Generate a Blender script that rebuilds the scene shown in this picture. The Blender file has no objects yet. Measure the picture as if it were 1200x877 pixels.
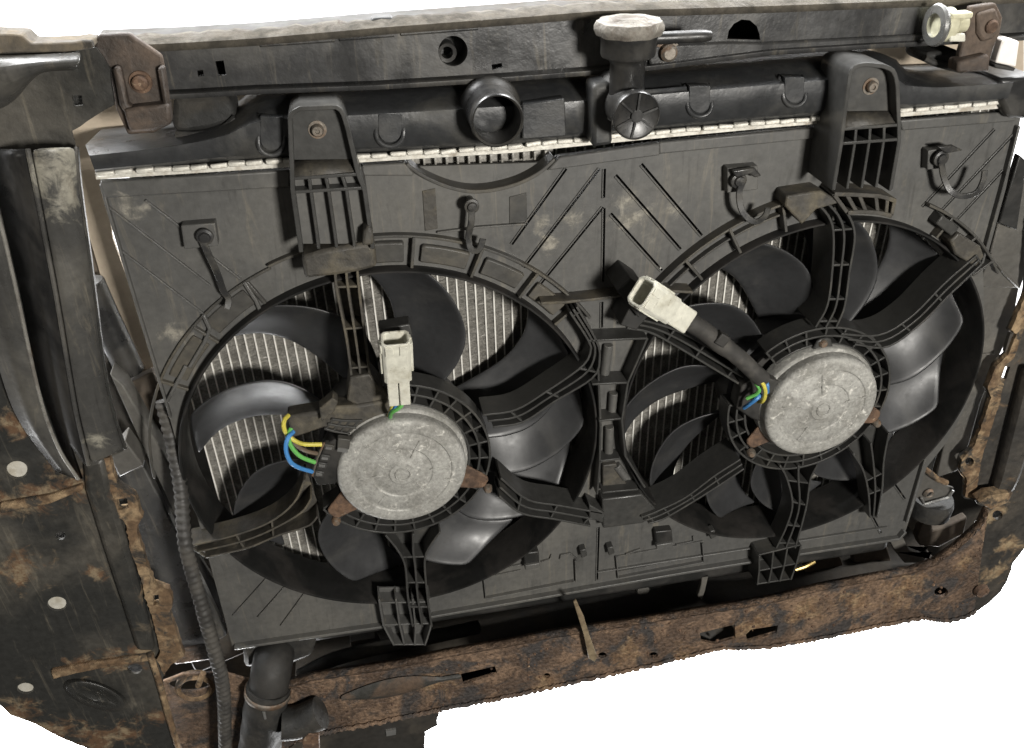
import bpy, bmesh, math, random
from mathutils import Vector, Matrix
from mathutils.geometry import delaunay_2d_cdt
random.seed(7)
S = bpy.context.scene
COL = S.collection

# ------------------------------------------------------------------ camera, world, lamps
F, CX, CY = 1027.39, 600.0, 438.5
CAM = Vector((-0.17309, -0.60809, 0.44401))
R_ = Vector((0.98303, -0.18167, -0.02542))
D_ = Vector((-0.12068, -0.53611, -0.83548))
W_ = Vector((0.13816, 0.82437, -0.54894))
cd = bpy.data.cameras.new('camera')
cam = bpy.data.objects.new('camera', cd); COL.objects.link(cam)
mw = Matrix.Identity(4)
for i in range(3):
    mw[i][0] = R_[i]; mw[i][1] = -D_[i]; mw[i][2] = -W_[i]; mw[i][3] = CAM[i]
cam.matrix_world = mw
cd.sensor_width = 36; cd.lens = 36 * F / 1200; cd.clip_start = 0.01; cd.clip_end = 60
S.camera = cam

w = bpy.data.worlds.new('World'); S.world = w; w.use_nodes = True
w.node_tree.nodes['Background'].inputs[0].default_value = (1.0, 0.95, 0.87, 1)
w.node_tree.nodes['Background'].inputs[1].default_value = 0.065
S.view_settings.view_transform = 'Standard'; S.view_settings.look = 'None'
S.view_settings.exposure = 0; S.view_settings.gamma = 1
S.view_settings.use_curve_mapping = False
S.render.engine = 'CYCLES'

def lamp(name, loc, target, size, energy, col=(1, 1, 1), sy=None):
    l = bpy.data.lights.new(name, 'AREA'); l.energy = energy; l.color = col
    l.shape = 'RECTANGLE'; l.size = size; l.size_y = sy or size
    o = bpy.data.objects.new(name, l); COL.objects.link(o); o.location = loc
    o.rotation_euler = (Vector(target) - Vector(loc)).to_track_quat('-Z', 'Y').to_euler()
    return o
KEY = lamp('key_lamp', (0.36, -1.45, 0.47), (0.02, 0, -0.02), 0.19, 31, (1.0, 0.965, 0.905))
FILL = lamp('fill_lamp', (-1.35, -0.95, 0.75), (-0.2, 0, 0), 0.35, 1.3, (1.0, 0.95, 0.88))
for k, (x, z, tz) in enumerate(((-1.6, 2.6, 0.2), (1.6, 2.6, 0.2), (-2.0, -5.2, -2.4), (2.0, -5.2, -2.4), (-5.5, -4.6, -2.2), (5.5, -4.6, -2.2), (-5.5, 2.6, 0.2), (5.5, 2.6, 0.2))):
    lamp('backdrop_lamp', (x, 0.9, z), (x * .8, 2.6, tz), 1.2, (330 if z > 0 else 900) * (1 if abs(x) < 3 else .16))

# ------------------------------------------------------------------ helpers
def U(px, py, y):
    """point of the plane y seen at pixel (px, py) of the photograph"""
    d = R_ * ((px - CX) / F) + D_ * ((py - CY) / F) + W_
    return CAM + d * ((y - CAM.y) / d.y)
def UP(pts, y): return [U(a, b, y) for a, b in pts]
def U2(pts, y): return [(p.x, p.z) for p in UP(pts, y)]
def Z(ox, oy, s, *pts): return [(ox + a / s, oy + b / s) for a, b in pts]

def resample(pts, n):
    P = [Vector(p) for p in pts]; L = [0]
    for a, b in zip(P, P[1:]): L.append(L[-1] + (b - a).length)
    out = []
    for i in range(n):
        t = L[-1] * i / (n - 1); k = 0
        while k < len(P) - 2 and L[k + 1] < t: k += 1
        seg = L[k + 1] - L[k]
        out.append(P[k].lerp(P[k + 1], (t - L[k]) / seg if seg else 0))
    return out
def along(pts, t):
    return resample(pts, 101)[int(round(t * 100))]
def smoothline(pts, n=24):
    """Catmull-Rom through points (any dimension)"""
    P = [Vector(p) for p in pts]; P = [P[0] * 2 - P[1]] + P + [P[-1] * 2 - P[-2]]
    out = []
    for i in range(1, len(P) - 2):
        for k in range(8):
            t = k / 8; a, b, c, d = P[i - 1:i + 3]
            out.append(.5 * ((2 * b) + (c - a) * t + (2 * a - 5 * b + 4 * c - d) * t * t + (3 * b - a - 3 * c + d) * t ** 3))
    out.append(P[-2]); return resample(out, n)
def jitter(loop, step, amp):
    """ragged outline in 2d"""
    out = []; n = len(loop)
    for i in range(n):
        a = Vector(loop[i]); b = Vector(loop[(i + 1) % n]); m = max(1, int((b - a).length / step))
        for k in range(m):
            p = a.lerp(b, k / m)
            out.append((p.x + random.uniform(-amp, amp), p.y + random.uniform(-amp, amp)))
    return out

class MB:
    def __init__(s): s.v = []; s.f = []
    def add(s, vs, fs):
        o = len(s.v); s.v += [tuple(v) for v in vs]; s.f += [tuple(i + o for i in f) for f in fs]; return s
    def grid(s, rows, closed=False):
        n = len(rows[0]); m = len(rows); fs = []
        for i in range(m - 1):
            for j in range(n if closed else n - 1):
                k = (j + 1) % n
                fs.append((i * n + j, i * n + k, (i + 1) * n + k, (i + 1) * n + j))
        return s.add([p for r in rows for p in r], fs)
    def prism(s, loop, y0, y1, holes=()):
        loops = [list(loop)] + [list(h) for h in holes]
        vs = []; es = []
        for l in loops:
            o = len(vs); vs += [Vector(p) for p in l]
            es += [(o + i, o + (i + 1) % len(l)) for i in range(len(l))]
        if holes or len(loop) > 12:
            vs2, oe, of, *_ = delaunay_2d_cdt(vs, es, [], 0, 1e-7)
            def odd(p):
                k = False
                for l in loops:
                    for i in range(len(l)):
                        (ax, ay), (bx, by) = l[i - 1], l[i]
                        if (ay > p[1]) != (by > p[1]) and p[0] < ax + (bx - ax) * (p[1] - ay) / (by - ay): k = not k
                return k
            of = [f for f in of if odd((sum(vs2[i].x for i in f) / len(f), sum(vs2[i].y for i in f) / len(f)))]
            n = len(vs2)
            base = [(p.x, y0, p.y) for p in vs2] + [(p.x, y1, p.y) for p in vs2]
            fs = [tuple(f) for f in of] + [tuple(i + n for i in reversed(f)) for f in of]
            # side walls on every edge used by one face only
            cnt = {}
            for f in of:
                for i in range(len(f)):
                    e = (f[i], f[(i + 1) % len(f)]); cnt[tuple(sorted(e))] = cnt.get(tuple(sorted(e)), 0) + 1
            for (a, b), c in cnt.items():
                if c == 1: fs.append((a, b, b + n, a + n))
            return s.add(base, fs)
        n = len(loop)
        base = [(p[0], y0, p[1]) for p in loop] + [(p[0], y1, p[1]) for p in loop]
        return s.add(base, [tuple(range(n)), tuple(range(2 * n - 1, n - 1, -1))] + [(i, (i + 1) % n, (i + 1) % n + n, i + n) for i in range(n)])
    def wall(s, line, t, y0, y1):
        """strip of width t along a 2d (x,z) polyline, from depth y0 to y1"""
        P = [Vector(p) for p in line]; A = []; B = []
        for i, p in enumerate(P):
            d = (P[min(i + 1, len(P) - 1)] - P[max(i - 1, 0)]).normalized(); nrm = Vector((-d.y, d.x)) * t / 2
            A.append(p + nrm); B.append(p - nrm)
        rows = []
        for a, b in zip(A, B):
            rows.append([(a.x, y0, a.y), (b.x, y0, b.y), (b.x, y1, b.y), (a.x, y1, a.y)])
        s.grid(rows, True)
        n = len(rows); o = len(s.v) - 4 * n
        s.f += [(o, o + 1, o + 2, o + 3), (o + 4 * n - 1, o + 4 * n - 2, o + 4 * n - 3, o + 4 * n - 4)]
        return s
    def tube(s, path, r, n=10, cap=True):
        P = [Vector(p) for p in path]; rows = []; up = Vector((0.13, 0.31, 0.94))
        for i, p in enumerate(P):
            d = (P[min(i + 1, len(P) - 1)] - P[max(i - 1, 0)]).normalized()
            a = (up - d * up.dot(d))
            if a.length < 1e-3: a = Vector((1, 0, 0)) - d * d.x
            a.normalize(); up = a; b = d.cross(a)
            rr = r[i] if isinstance(r, (list, tuple)) else r
            rows.append([p + (a * math.cos(2 * math.pi * k / n) + b * math.sin(2 * math.pi * k / n)) * rr for k in range(n)])
        o = len(s.v); s.grid(rows, True)
        if cap: s.f += [tuple(o + k for k in range(n)), tuple(o + (len(P) - 1) * n + k for k in range(n))]
        return s
    def lathe(s, c, prof, n=48, axis=(0, 1, 0), a0=0, a1=2 * math.pi):
        """profile of (radius, offset along axis) turned about the axis through c"""
        ax = Vector(axis).normalized(); e = Vector((1, 0, 0)) if abs(ax.x) < .8 else Vector((0, 0, 1))
        e = (e - ax * e.dot(ax)).normalized(); g = ax.cross(e) if ax.y < .5 else Vector((0, 0, 1))
        c = Vector(c); full = a1 - a0 > 6.28; rows = []
        for k in range(n + (0 if full else 1)):
            t = a0 + (a1 - a0) * k / n
            rows.append([c + (e * math.cos(t) + g * math.sin(t)) * r + ax * h for r, h in prof])
        if full: rows.append(rows[0])
        return s.grid(rows)
    def box(s, c, ex, ey, ez):
        """box from centre and three half-extent vectors"""
        c = Vector(c); ex, ey, ez = Vector(ex), Vector(ey), Vector(ez); vs = []
        for a in (-1, 1):
            for b in (-1, 1):
                for d in (-1, 1): vs.append(c + ex * a + ey * b + ez * d)
        return s.add(vs, [(0, 1, 3, 2), (4, 6, 7, 5), (0, 4, 5, 1), (2, 3, 7, 6), (0, 2, 6, 4), (1, 5, 7, 3)])
    def ladder(s, A, B, y, depth, n=3, cross=(), t=.0019, floor=True, sm=True, ct=.0018):
        a = UP(A, y); b = UP(B, y)
        N = 4 * len(A)
        a = smoothline(a, N) if sm else resample(a, N); b = smoothline(b, N) if sm else resample(b, N)
        for k in range(n):
            q = k / (n - 1)
            s.wall([(p.lerp(r, q).x, p.lerp(r, q).z) for p, r in zip(a, b)], t, y, y + depth)
        for c in cross:
            i = min(N - 1, int(round(c * (N - 1))))
            s.wall([(a[i].x, a[i].z), (b[i].x, b[i].z)], ct, y + .0012, y + depth)
        if floor:
            loop = [(p.x, p.z) for p in a] + [(p.x, p.z) for p in reversed(b)]
            for i in range(N - 1):
                q = [a[i], a[i + 1], b[i + 1], b[i]]
                s.prism([(p.x, p.z) for p in q], y + depth - .003, y + depth - .0008)
        return s
    def build(s, name, mat, parent=None, bev=0, solid=0, smooth=True, sub=0, merge=True):
        me = bpy.data.meshes.new(name)
        bm = bmesh.new()
        vs = [bm.verts.new(v) for v in s.v]
        for f in s.f:
            try: bm.faces.new([vs[i] for i in f])
            except ValueError: pass
        if merge: bmesh.ops.remove_doubles(bm, verts=bm.verts, dist=1e-6)
        bmesh.ops.recalc_face_normals(bm, faces=bm.faces)
        bm.to_mesh(me); bm.free()
        if smooth:
            me.polygons.foreach_set('use_smooth', [True] * len(me.polygons))
            me.set_sharp_from_angle(angle=math.radians(38))
        me.materials.append(mat)
        o = bpy.data.objects.new(name, me); COL.objects.link(o)
        if parent: attach(o, parent)
        if solid:
            m = o.modifiers.new('solid', 'SOLIDIFY'); m.thickness = solid; m.offset = 0
        if sub:
            m = o.modifiers.new('sub', 'SUBSURF'); m.levels = sub; m.render_levels = sub
        if bev:
            m = o.modifiers.new('bev', 'BEVEL'); m.width = bev; m.segments = 2; m.limit_method = 'ANGLE'; m.angle_limit = math.radians(40)
            m.harden_normals = False
        return o
ROOTS = {}
def attach(o, parent):
    o.parent = parent
    o.matrix_parent_inverse = Matrix.Translation(-Vector(parent.location)) if parent.type == 'EMPTY' else Matrix.Identity(4)
def thing(name, label, cat, loc=(0, 0, 0), group=None):
    o = bpy.data.objects.new(name, None); COL.objects.link(o); o.location = loc; o.empty_display_size = .02
    return tag(o, label, cat, group)
def tag(o, label, cat=None, group=None):
    o['label'] = label
    if cat: o['category'] = cat
    if group: o['group'] = group
    return o
def lab(o, label): o['label'] = label; return o
def circ(c, r, n=32, sx=1.0, a0=0.0):
    return [(c[0] + r * sx * math.cos(a0 + 2 * math.pi * i / n), c[1] + r * math.sin(a0 + 2 * math.pi * i / n)) for i in range(n)]
def slot(p, q, y, wdt):
    (ax, az), (bx, bz) = U2([p, q], y); d = Vector((bx - ax, bz - az)).normalized(); n = Vector((-d.y, d.x)) * wdt / 2
    return [(ax + n.x, az + n.y), (bx + n.x, bz + n.y), (bx - n.x, bz - n.y), (ax - n.x, az - n.y)]

# ------------------------------------------------------------------ materials
def mat(name, c1, c2=None, rough=.5, metal=0.0, scale=14, lo=.42, hi=.62, fine=.25, fscale=160, bump=.25, bdist=.0006,
        spots=(), spotcol=None, c3=None, s3=45, lo3=.62, hi3=.72, rvar=.12, spec=.5, spotcol2=None, streak=0):
    m = bpy.data.materials.new(name); m.use_nodes = True
    nt = m.node_tree; N = nt.nodes; L = nt.links
    bs = N['Principled BSDF']; tc = N.new('ShaderNodeTexCoord')
    def noise(sc, det=6, rg=.6, dist=0.0):
        n = N.new('ShaderNodeTexNoise'); n.inputs['Scale'].default_value = sc; n.inputs['Detail'].default_value = det
        n.inputs['Roughness'].default_value = rg; n.inputs['Distortion'].default_value = dist
        L.new(tc.outputs['Object'], n.inputs['Vector']); return n.outputs['Fac']
    def ramp(fac, lo, hi):
        r = N.new('ShaderNodeMapRange'); r.interpolation_type = 'SMOOTHSTEP'
        r.inputs['From Min'].default_value = lo; r.inputs['From Max'].default_value = hi
        L.new(fac, r.inputs['Value']); return r.outputs['Result']
    def mix(fac, a, b, typ='MIX'):
        x = N.new('ShaderNodeMix'); x.data_type = 'RGBA'; x.blend_type = typ
        if isinstance(fac, float): x.inputs[0].default_value = fac
        else: L.new(fac, x.inputs[0])
        for k, v in ((6, a), (7, b)):
            if isinstance(v, tuple): x.inputs[k].default_value = (*v, 1)
            else: L.new(v, x.inputs[k])
        return x.outputs[2]
    def math_(op, a, b):
        x = N.new('ShaderNodeMath'); x.operation = op
        for k, v in ((0, a), (1, b)):
            if isinstance(v, (int, float)): x.inputs[k].default_value = v
            else: L.new(v, x.inputs[k])
        return x.outputs[0]
    big = noise(scale, 8, .62, .4); fin = noise(fscale, 5, .65)
    col = c1
    masks = []
    if c2:
        f = ramp(big, lo, hi); col = mix(f, c1, c2); masks.append(f)
    if c3:
        f3 = ramp(noise(s3, 9, .68, .8), lo3, hi3); col = mix(f3, col, c3); masks.append(f3)
    if spots:
        acc = None; nz = noise(60, 9, .7, .6)
        for (p, r) in spots:
            d = N.new('ShaderNodeVectorMath'); d.operation = 'DISTANCE'
            L.new(tc.outputs['Object'], d.inputs[0]); d.inputs[1].default_value = p
            k = math_('SUBTRACT', 1.0, math_('DIVIDE', d.outputs['Value'], r))
            acc = k if acc is None else math_('MAXIMUM', acc, k)
        sm = math_('MULTIPLY', ramp(math_('ADD', acc, math_('MULTIPLY', math_('SUBTRACT', nz, .5), 4.2)), .05, .95), .9)
        sc = spotcol
        if spotcol2: sc = mix(ramp(noise(90, 8, .7), .45, .6), spotcol, spotcol2)
        col = mix(sm, col, sc); masks.append(sm)
    mp = N.new('ShaderNodeMapping'); mp.inputs['Scale'].default_value = (95, 95, 9); L.new(tc.outputs['Object'], mp.inputs['Vector'])
    ns = N.new('ShaderNodeTexNoise'); ns.inputs['Scale'].default_value = 1; ns.inputs['Detail'].default_value = 7; ns.inputs['Roughness'].default_value = .7; ns.inputs['Distortion'].default_value = 1.2
    L.new(mp.outputs['Vector'], ns.inputs['Vector'])
    if streak:
        col = mix(math_('MULTIPLY', ramp(ns.outputs['Fac'], .54, .70), streak), col, (.19, .168, .128))
        col = mix(math_('MULTIPLY', ramp(ns.outputs['Fac'], .44, .30), streak), col, (.022, .021, .019))
    v = N.new('ShaderNodeMapRange'); v.inputs['To Min'].default_value = 1 - fine; v.inputs['To Max'].default_value = 1 + fine
    v.inputs['From Min'].default_value = .3; v.inputs['From Max'].default_value = .7
    L.new(fin, v.inputs['Value'])
    hs = N.new('ShaderNodeHueSaturation'); L.new(v.outputs['Result'], hs.inputs['Value'])
    if isinstance(col, tuple): hs.inputs['Color'].default_value = (*col, 1)
    else: L.new(col, hs.inputs['Color'])
    L.new(hs.outputs['Color'], bs.inputs['Base Color'])
    bs.inputs['Metallic'].default_value = metal
    if metal and masks:
        a = masks[0]
        for b in masks[1:]: a = math_('MAXIMUM', a, b)
        L.new(math_('MULTIPLY', math_('SUBTRACT', 1.0, a), metal), bs.inputs['Metallic'])
    bs.inputs['Specular IOR Level'].default_value = spec
    rr = N.new('ShaderNodeMapRange'); rr.inputs['From Min'].default_value = .3; rr.inputs['From Max'].default_value = .7
    rr.inputs['To Min'].default_value = max(.05, rough - rvar); rr.inputs['To Max'].default_value = min(1, rough + rvar)
    L.new(noise(38, 6, .6), rr.inputs['Value'])
    ro = rr.outputs['Result']
    if masks:
        a = masks[0]
        for b in masks[1:]: a = math_('MAXIMUM', a, b)
        ro = math_('MINIMUM', math_('ADD', ro, math_('MULTIPLY', a, .22)), 1.0)
    L.new(ro, bs.inputs['Roughness'])
    if bump:
        b = N.new('ShaderNodeBump'); b.inputs['Strength'].default_value = bump; b.inputs['Distance'].default_value = bdist
        hsum = math_('ADD', fin, math_('MULTIPLY', big, 1.5)); L.new(hsum, b.inputs['Height'])
        L.new(b.outputs['Normal'], bs.inputs['Normal'])
    return m

def sp(px, py, y, r): return (tuple(U(px, py, y)), r)
PANEL = mat('shroud_plastic', (.078, .077, .073), (.102, .098, .088), rough=.46, scale=7, lo=.42, hi=.68, fine=.16, c3=(.15, .138, .11), s3=24, lo3=.64, hi3=.8, bump=.22, streak=.38,
            spots=[sp(742, 258, 0, .020), sp(735, 235, 0, .013), sp(787, 246, 0, .010), sp(633, 263, 0, .009), sp(668, 258, 0, .011), sp(645, 285, 0, .009), sp(150, 245, 0, .012), sp(205, 390, 0, .014)],
            spotcol=(.135, .127, .108), spotcol2=(.28, .26, .215))
RINGM = mat('ring_plastic', (.052, .050, .045), (.085, .075, .056), rough=.46, scale=16, lo=.46, hi=.68, fine=.22, c3=(.13, .11, .075), s3=40, lo3=.68, hi3=.82)
ARM = mat('strut_plastic', (.042, .0415, .039), (.066, .062, .053), spec=.38, rough=.42, scale=22, lo=.5, hi=.74, fine=.2, c3=(.13, .115, .085), s3=60, lo3=.7, hi3=.82)
DUSTY = mat('dusty_plastic', (.048, .044, .037), (.095, .082, .058), rough=.58, scale=34, lo=.42, hi=.66, fine=.35, c3=(.16, .135, .09), s3=80, lo3=.64, hi3=.78, bump=.5, bdist=.0012)
BLADE = mat('blade_plastic', (.031, .0315, .0325), (.052, .0505, .047), rough=.43, scale=10, lo=.5, hi=.75, fine=.14, c3=(.10, .092, .075), s3=50, lo3=.7, hi3=.82, bump=.12, bdist=.0004)
HUBM = mat('hub_plastic', (.012, .012, .012), rough=.5, fine=.1)
TANK = mat('tank_plastic', (.028, .029, .030), (.055, .053, .047), rough=.36, scale=18, lo=.46, hi=.7, fine=.2, c3=(.12, .11, .09), s3=34, lo3=.68, hi3=.82, bump=.35, bdist=.0008)
NECKM = mat('neck_plastic', (.018, .018, .018), (.034, .032, .028), rough=.28, scale=22, fine=.2, bump=.2)
STEEL = mat('painted_steel', (.034, .034, .034), (.066, .063, .057), rough=.30, scale=12, lo=.46, hi=.70, fine=.2, streak=.35, c3=(.15, .14, .115), s3=30, lo3=.63, hi3=.82, bump=.3, bdist=.0009)
RUST = (.155, .080, .038); RUST2 = (.30, .195, .105); RUSTD = (.060, .030, .017)
FRAME = mat('frame_paint', (.030, .030, .028), (.075, .069, .058), rough=.30, streak=.4, scale=9, lo=.44, hi=.68, fine=.22, bump=.35, bdist=.0014, c3=(.135, .108, .074), s3=20, lo3=.60, hi3=.76,
            spots=[sp(78, 568, -.02, .024), sp(40, 580, -.02, .018), sp(5, 590, -.02, .020), sp(18, 420, -.02, .018), sp(22, 498, -.02, .015), sp(20, 668, -.02, .026), sp(95, 776, -.02, .018), sp(130, 775, -.02, .018), sp(165, 770, -.02, .016),
                   sp(60, 860, -.02, .032), sp(20, 838, -.02, .028), sp(110, 868, -.02, .032), sp(150, 860, -.02, .024), sp(190, 840, -.02, .018), sp(116, 672, -.02, .011), sp(180, 690, -.02, .014), sp(208, 760, -.02, .016), sp(150, 575, -.02, .014)],
            spotcol=(.13, .075, .042), spotcol2=(.25, .19, .12))
RUSTM = mat('rusty_steel', (.098, .066, .046), (.180, .118, .076), rough=.44, scale=26, lo=.44, hi=.58, fine=.6, fscale=260, c3=(.048, .042, .039), s3=22, lo3=.475, hi3=.60, bump=1.0, bdist=.0028,
            spots=[sp(880, 735, -.02, .03), sp(940, 715, -.02, .03), sp(1060, 690, -.02, .036), sp(1000, 705, -.02, .03), sp(735, 765, -.02, .024), sp(510, 800, -.02, .024), sp(640, 800, -.02, .022), sp(1130, 660, -.02, .02), sp(800, 765, -.02, .02)], spotcol=(.16, .095, .05), spotcol2=(.27, .185, .105))
EDGE = mat('rust_edge', (.125, .078, .042), (.26, .185, .108), rough=.8, scale=46, lo=.44, hi=.62, fine=.5, c3=(.042, .036, .029), s3=44, lo3=.50, hi3=.62, bump=.9, bdist=.0015)
RIGHTM = mat('right_frame_paint', (.032, .030, .027), (.060, .052, .042), rough=.5, scale=14, lo=.45, hi=.66, fine=.3, bump=.5, bdist=.0015, c3=(.12, .08, .045), s3=26, lo3=.58, hi3=.74,
             spots=[sp(1165, 600, .008, .02), sp(1180, 640, .008, .02), sp(1140, 520, .008, .016), sp(1130, 560, .008, .018), sp(1165, 440, .008, .016), sp(1195, 360, .008, .02), sp(1165, 670, .008, .024)], spotcol=(.22, .15, .085), spotcol2=(.33, .25, .15))
BRACK = mat('weathered_bracket', (.040, .030, .023), (.085, .062, .046), rough=.6, scale=30, lo=.42, hi=.62, fine=.35, c3=(.135, .105, .082), s3=55, lo3=.64, hi3=.76, bump=.7, bdist=.0012)
MOTOR = mat('zinc_plated_motor', (.36, .355, .33), (.23, .225, .205), rough=.55, metal=.2, scale=34, lo=.42, hi=.62, fine=.26, fscale=380, c3=(.56, .545, .50), s3=130, lo3=.57, hi3=.68, streak=.12, spec=.35, bump=.8, bdist=.0008)
ALU = mat('aluminium', (.86, .84, .78), (.60, .57, .48), rough=.40, metal=.2, scale=40, lo=.56, hi=.74, fine=.15, bump=.2)
CRIMP = mat('crimped_aluminium', (.60, .58, .52), (.34, .30, .24), rough=.55, metal=.25, scale=60, lo=.5, hi=.7, fine=.25, c3=(.16, .13, .1), s3=110, lo3=.66, hi3=.76, bump=.5, bdist=.001)
FIN = mat('fin_aluminium', (.33, .318, .29), (.19, .18, .16), rough=.5, metal=.35, scale=60, lo=.4, hi=.62, fine=.5, fscale=600, bump=.4)
RUBBER = mat('rubber', (.017, .017, .016), (.034, .031, .026), rough=.68, scale=30, fine=.3, bump=.6, bdist=.0016, c3=(.07, .06, .046), s3=50, lo3=.66, hi3=.8)
CONDUIT = mat('conduit_plastic', (.040, .038, .035), (.065, .060, .052), rough=.55, scale=40, fine=.2)
WHITE = mat('ivory_plastic', (.56, .55, .47), (.40, .38, .30), rough=.45, scale=50, lo=.48, hi=.70, fine=.14, c3=(.17, .145, .10), s3=110, lo3=.60, hi3=.72)
CREAM = mat('cream_plastic', (.62, .60, .44), (.42, .40, .28), rough=.4, scale=30, fine=.15)
CAPM = mat('corroded_cap', (.19, .175, .15), (.095, .078, .062), rough=.6, metal=.3, scale=40, lo=.5, hi=.66, fine=.3, c3=(.32, .30, .265), s3=60, lo3=.6, hi3=.7, bump=.8, bdist=.0015)
def plain(n, c, r=.45): return mat(n, c, rough=r, fine=.12, bump=.1)
YEL = plain('yellow_insulation', (.55, .48, .08)); GRN = plain('green_insulation', (.12, .40, .09)); BLU = plain('blue_insulation', (.05, .20, .46)); BRN = plain('brown_insulation', (.11, .08, .055))
DARK = mat('black_plastic', (.016, .016, .015), (.028, .026, .023), rough=.5, scale=20, fine=.2)
CLIPM = mat('clip_plastic', (.024, .024, .024), (.05, .047, .04), rough=.33, scale=60, fine=.15)
TIN = mat('pin_metal', (.66, .66, .64), rough=.28, metal=.9, fine=.1)
BEIGE = mat('stand_in_beige', (.44, .37, .285), (.36, .30, .23), rough=.75, scale=6, fine=.06, bump=0)
BROWNP = mat('brown_sheet', (.095, .075, .055), (.065, .052, .04), rough=.7, scale=10, fine=.1)
GREYP = mat('grey_air_guide', (.080, .076, .068), (.115, .107, .092), rough=.55, scale=14, lo=.5, hi=.7, fine=.18, c3=(.16, .13, .09), s3=30, lo3=.68, hi3=.8)
SHADE = mat('dark_sheet', (.024, .022, .019), (.05, .042, .032), rough=.65, scale=10, fine=.25)
TAGM = mat('brown_strip', (.20, .155, .095), (.13, .095, .055), rough=.7, scale=60, fine=.3)
PAPER = mat('backdrop_paper', (.86, .86, .86), rough=.9, fine=.0, bump=0)
BOLT = mat('bolt_steel', (.17, .15, .125), (.12, .075, .045), rough=.5, metal=.5, scale=120, fine=.3, bump=.5)
COPPER = mat('copper_rust', (.125, .074, .045), (.075, .047, .032), rough=.72, scale=110, lo=.42, hi=.6, fine=.4, c3=(.26, .195, .13), s3=160, lo3=.6, hi3=.7, bump=.8, bdist=.001)

CHANM = mat('channel_shade', (.012, .012, .012), (.026, .024, .021), rough=.3, scale=14, fine=.2)  # near-black colour paints the shade on the rail's recessed side
BEADM = mat('highlight_edge', (.30, .29, .26), (.12, .11, .095), rough=.3, metal=.4, scale=30, fine=.2)  # light colour paints the highlight line running down the rail
RAILM = mat('worn_rail_paint_sheen', (.050, .049, .046), (.085, .080, .069), streak=.45, spots=[sp(66, 200, -.05, .030), sp(76, 235, -.05, .018), sp(112, 510, -.045, .012)], spotcol=(.25, .235, .19), spotcol2=(.14, .13, .105), rough=.26, scale=11, lo=.42, hi=.68, fine=.16, bump=.25, bdist=.001, c3=(.12, .108, .086), s3=26, lo3=.64, hi3=.82)  # pale spots paint the sheen on the rail, over worn paint
GROOVEM = mat('plug_groove_shade', (.16, .14, .10), rough=.8, fine=.2)  # darker tone paints the shade of cut grooves on the plugs
DISCM = mat('pale_hole_disc', (.52, .50, .44), (.40, .37, .30), rough=.7, scale=60, fine=.12)
# ------------------------------------------------------------------ the setting
m = MB().add([(-8, 2.6, -9), (8, 2.6, -9), (8, 2.6, 5), (-8, 2.6, 5)], [(0, 1, 2, 3)])
o = m.build('backdrop', PAPER, smooth=False); o['kind'] = 'structure'; o['label'] = 'plain white backdrop behind the radiator assembly'

# ------------------------------------------------------------------ radiator
LC = (-.1743, -.0259); RC = (.1977, -.0192)
rad = thing('radiator', 'black topped car radiator with pale crimped rim behind two fans', 'radiator', (0, .03, -.24))
FY = .058
tubes_x = [-.344 + i * .0079 for i in range(91)]
tm = MB().box((0, 0, 0), (.00062, 0, 0), (0, .012, 0), (0, 0, .222))
t0 = tm.build('tube', ALU, smooth=False); me = t0.data
for i, x in enumerate(tubes_x):
    t = t0 if i == 0 else t0.copy()
    if i: COL.objects.link(t)
    t.location = (x, FY + .0118, 0); attach(t, rad)
fm = MB()
for i, x in enumerate(tubes_x[:-1]):
    x0 = x + .0005; x1 = x + .0074; z = -.222; k = 0; rows = []
    while z < .222:
        yy = FY + (.0004 if k % 2 else .0026) + random.uniform(-.0004, .0004)
        dz = random.uniform(-.0003, .0003)
        rows.append([(x0, yy, z + dz), (x1, yy + random.uniform(-.0004, .0004), z - dz)]); z += .00085; k += 1
    fm.grid(rows)
o = fm.build('cooling_fins', FIN, rad, smooth=False, merge=False); o['kind'] = 'stuff'
m = MB().box((.013, .09, 0), (.360, 0, 0), (0, .004, 0), (0, 0, .226)); m.build('core_backing', SHADE, rad)
# header tank, lofted along its length
top = [(100, 170), (165, 163), (213, 155), (246, 147), (268, 138), (288, 122), (312, 112), (360, 110), (440, 106), (600, 96), (700, 90), (760, 86), (900, 74), (1000, 65), (1032, 62), (1050, 70), (1062, 84), (1096, 89), (1161, 86), (1192, 84)]
bot = [(112, 203), (165, 198), (213, 194), (246, 191), (268, 190), (288, 189), (312, 187), (360, 184), (440, 180), (600, 171), (700, 161), (760, 154), (900, 142), (1000, 134), (1032, 131), (1050, 129), (1062, 128), (1096, 126), (1161, 121), (1180, 119)]
def pick(a, b, k): return (a[0] + (b[0] - a[0]) * k, a[1] + (b[1] - a[1]) * k)
tops, bots = [], []
rows = []
for k, y in ((0, .002), (.04, -.010), (.12, -.015), (.45, -.017), (.62, -.016), (.72, -.010), (.9, .002), (1.0, .012)):
    pts = []
    for b, t in zip(bot, top):
        p = pick(b, t, k); pts.append(U(p[0], p[1], y))
    rows.append(resample(pts, 90))
rows.append([Vector((p.x, .06, p.z - .004)) for p in rows[-1]])
rows.append([Vector((p.x, .06, q.z)) for p, q in zip(rows[-1], rows[0])])
tk = MB().grid([list(r) for r in zip(*rows)], True)
n = len(rows); tk.f += [tuple(range(n)), tuple(len(tk.v) - 1 - i for i in range(n))]
tank = tk.build('header_tank', TANK, rad)
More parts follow.
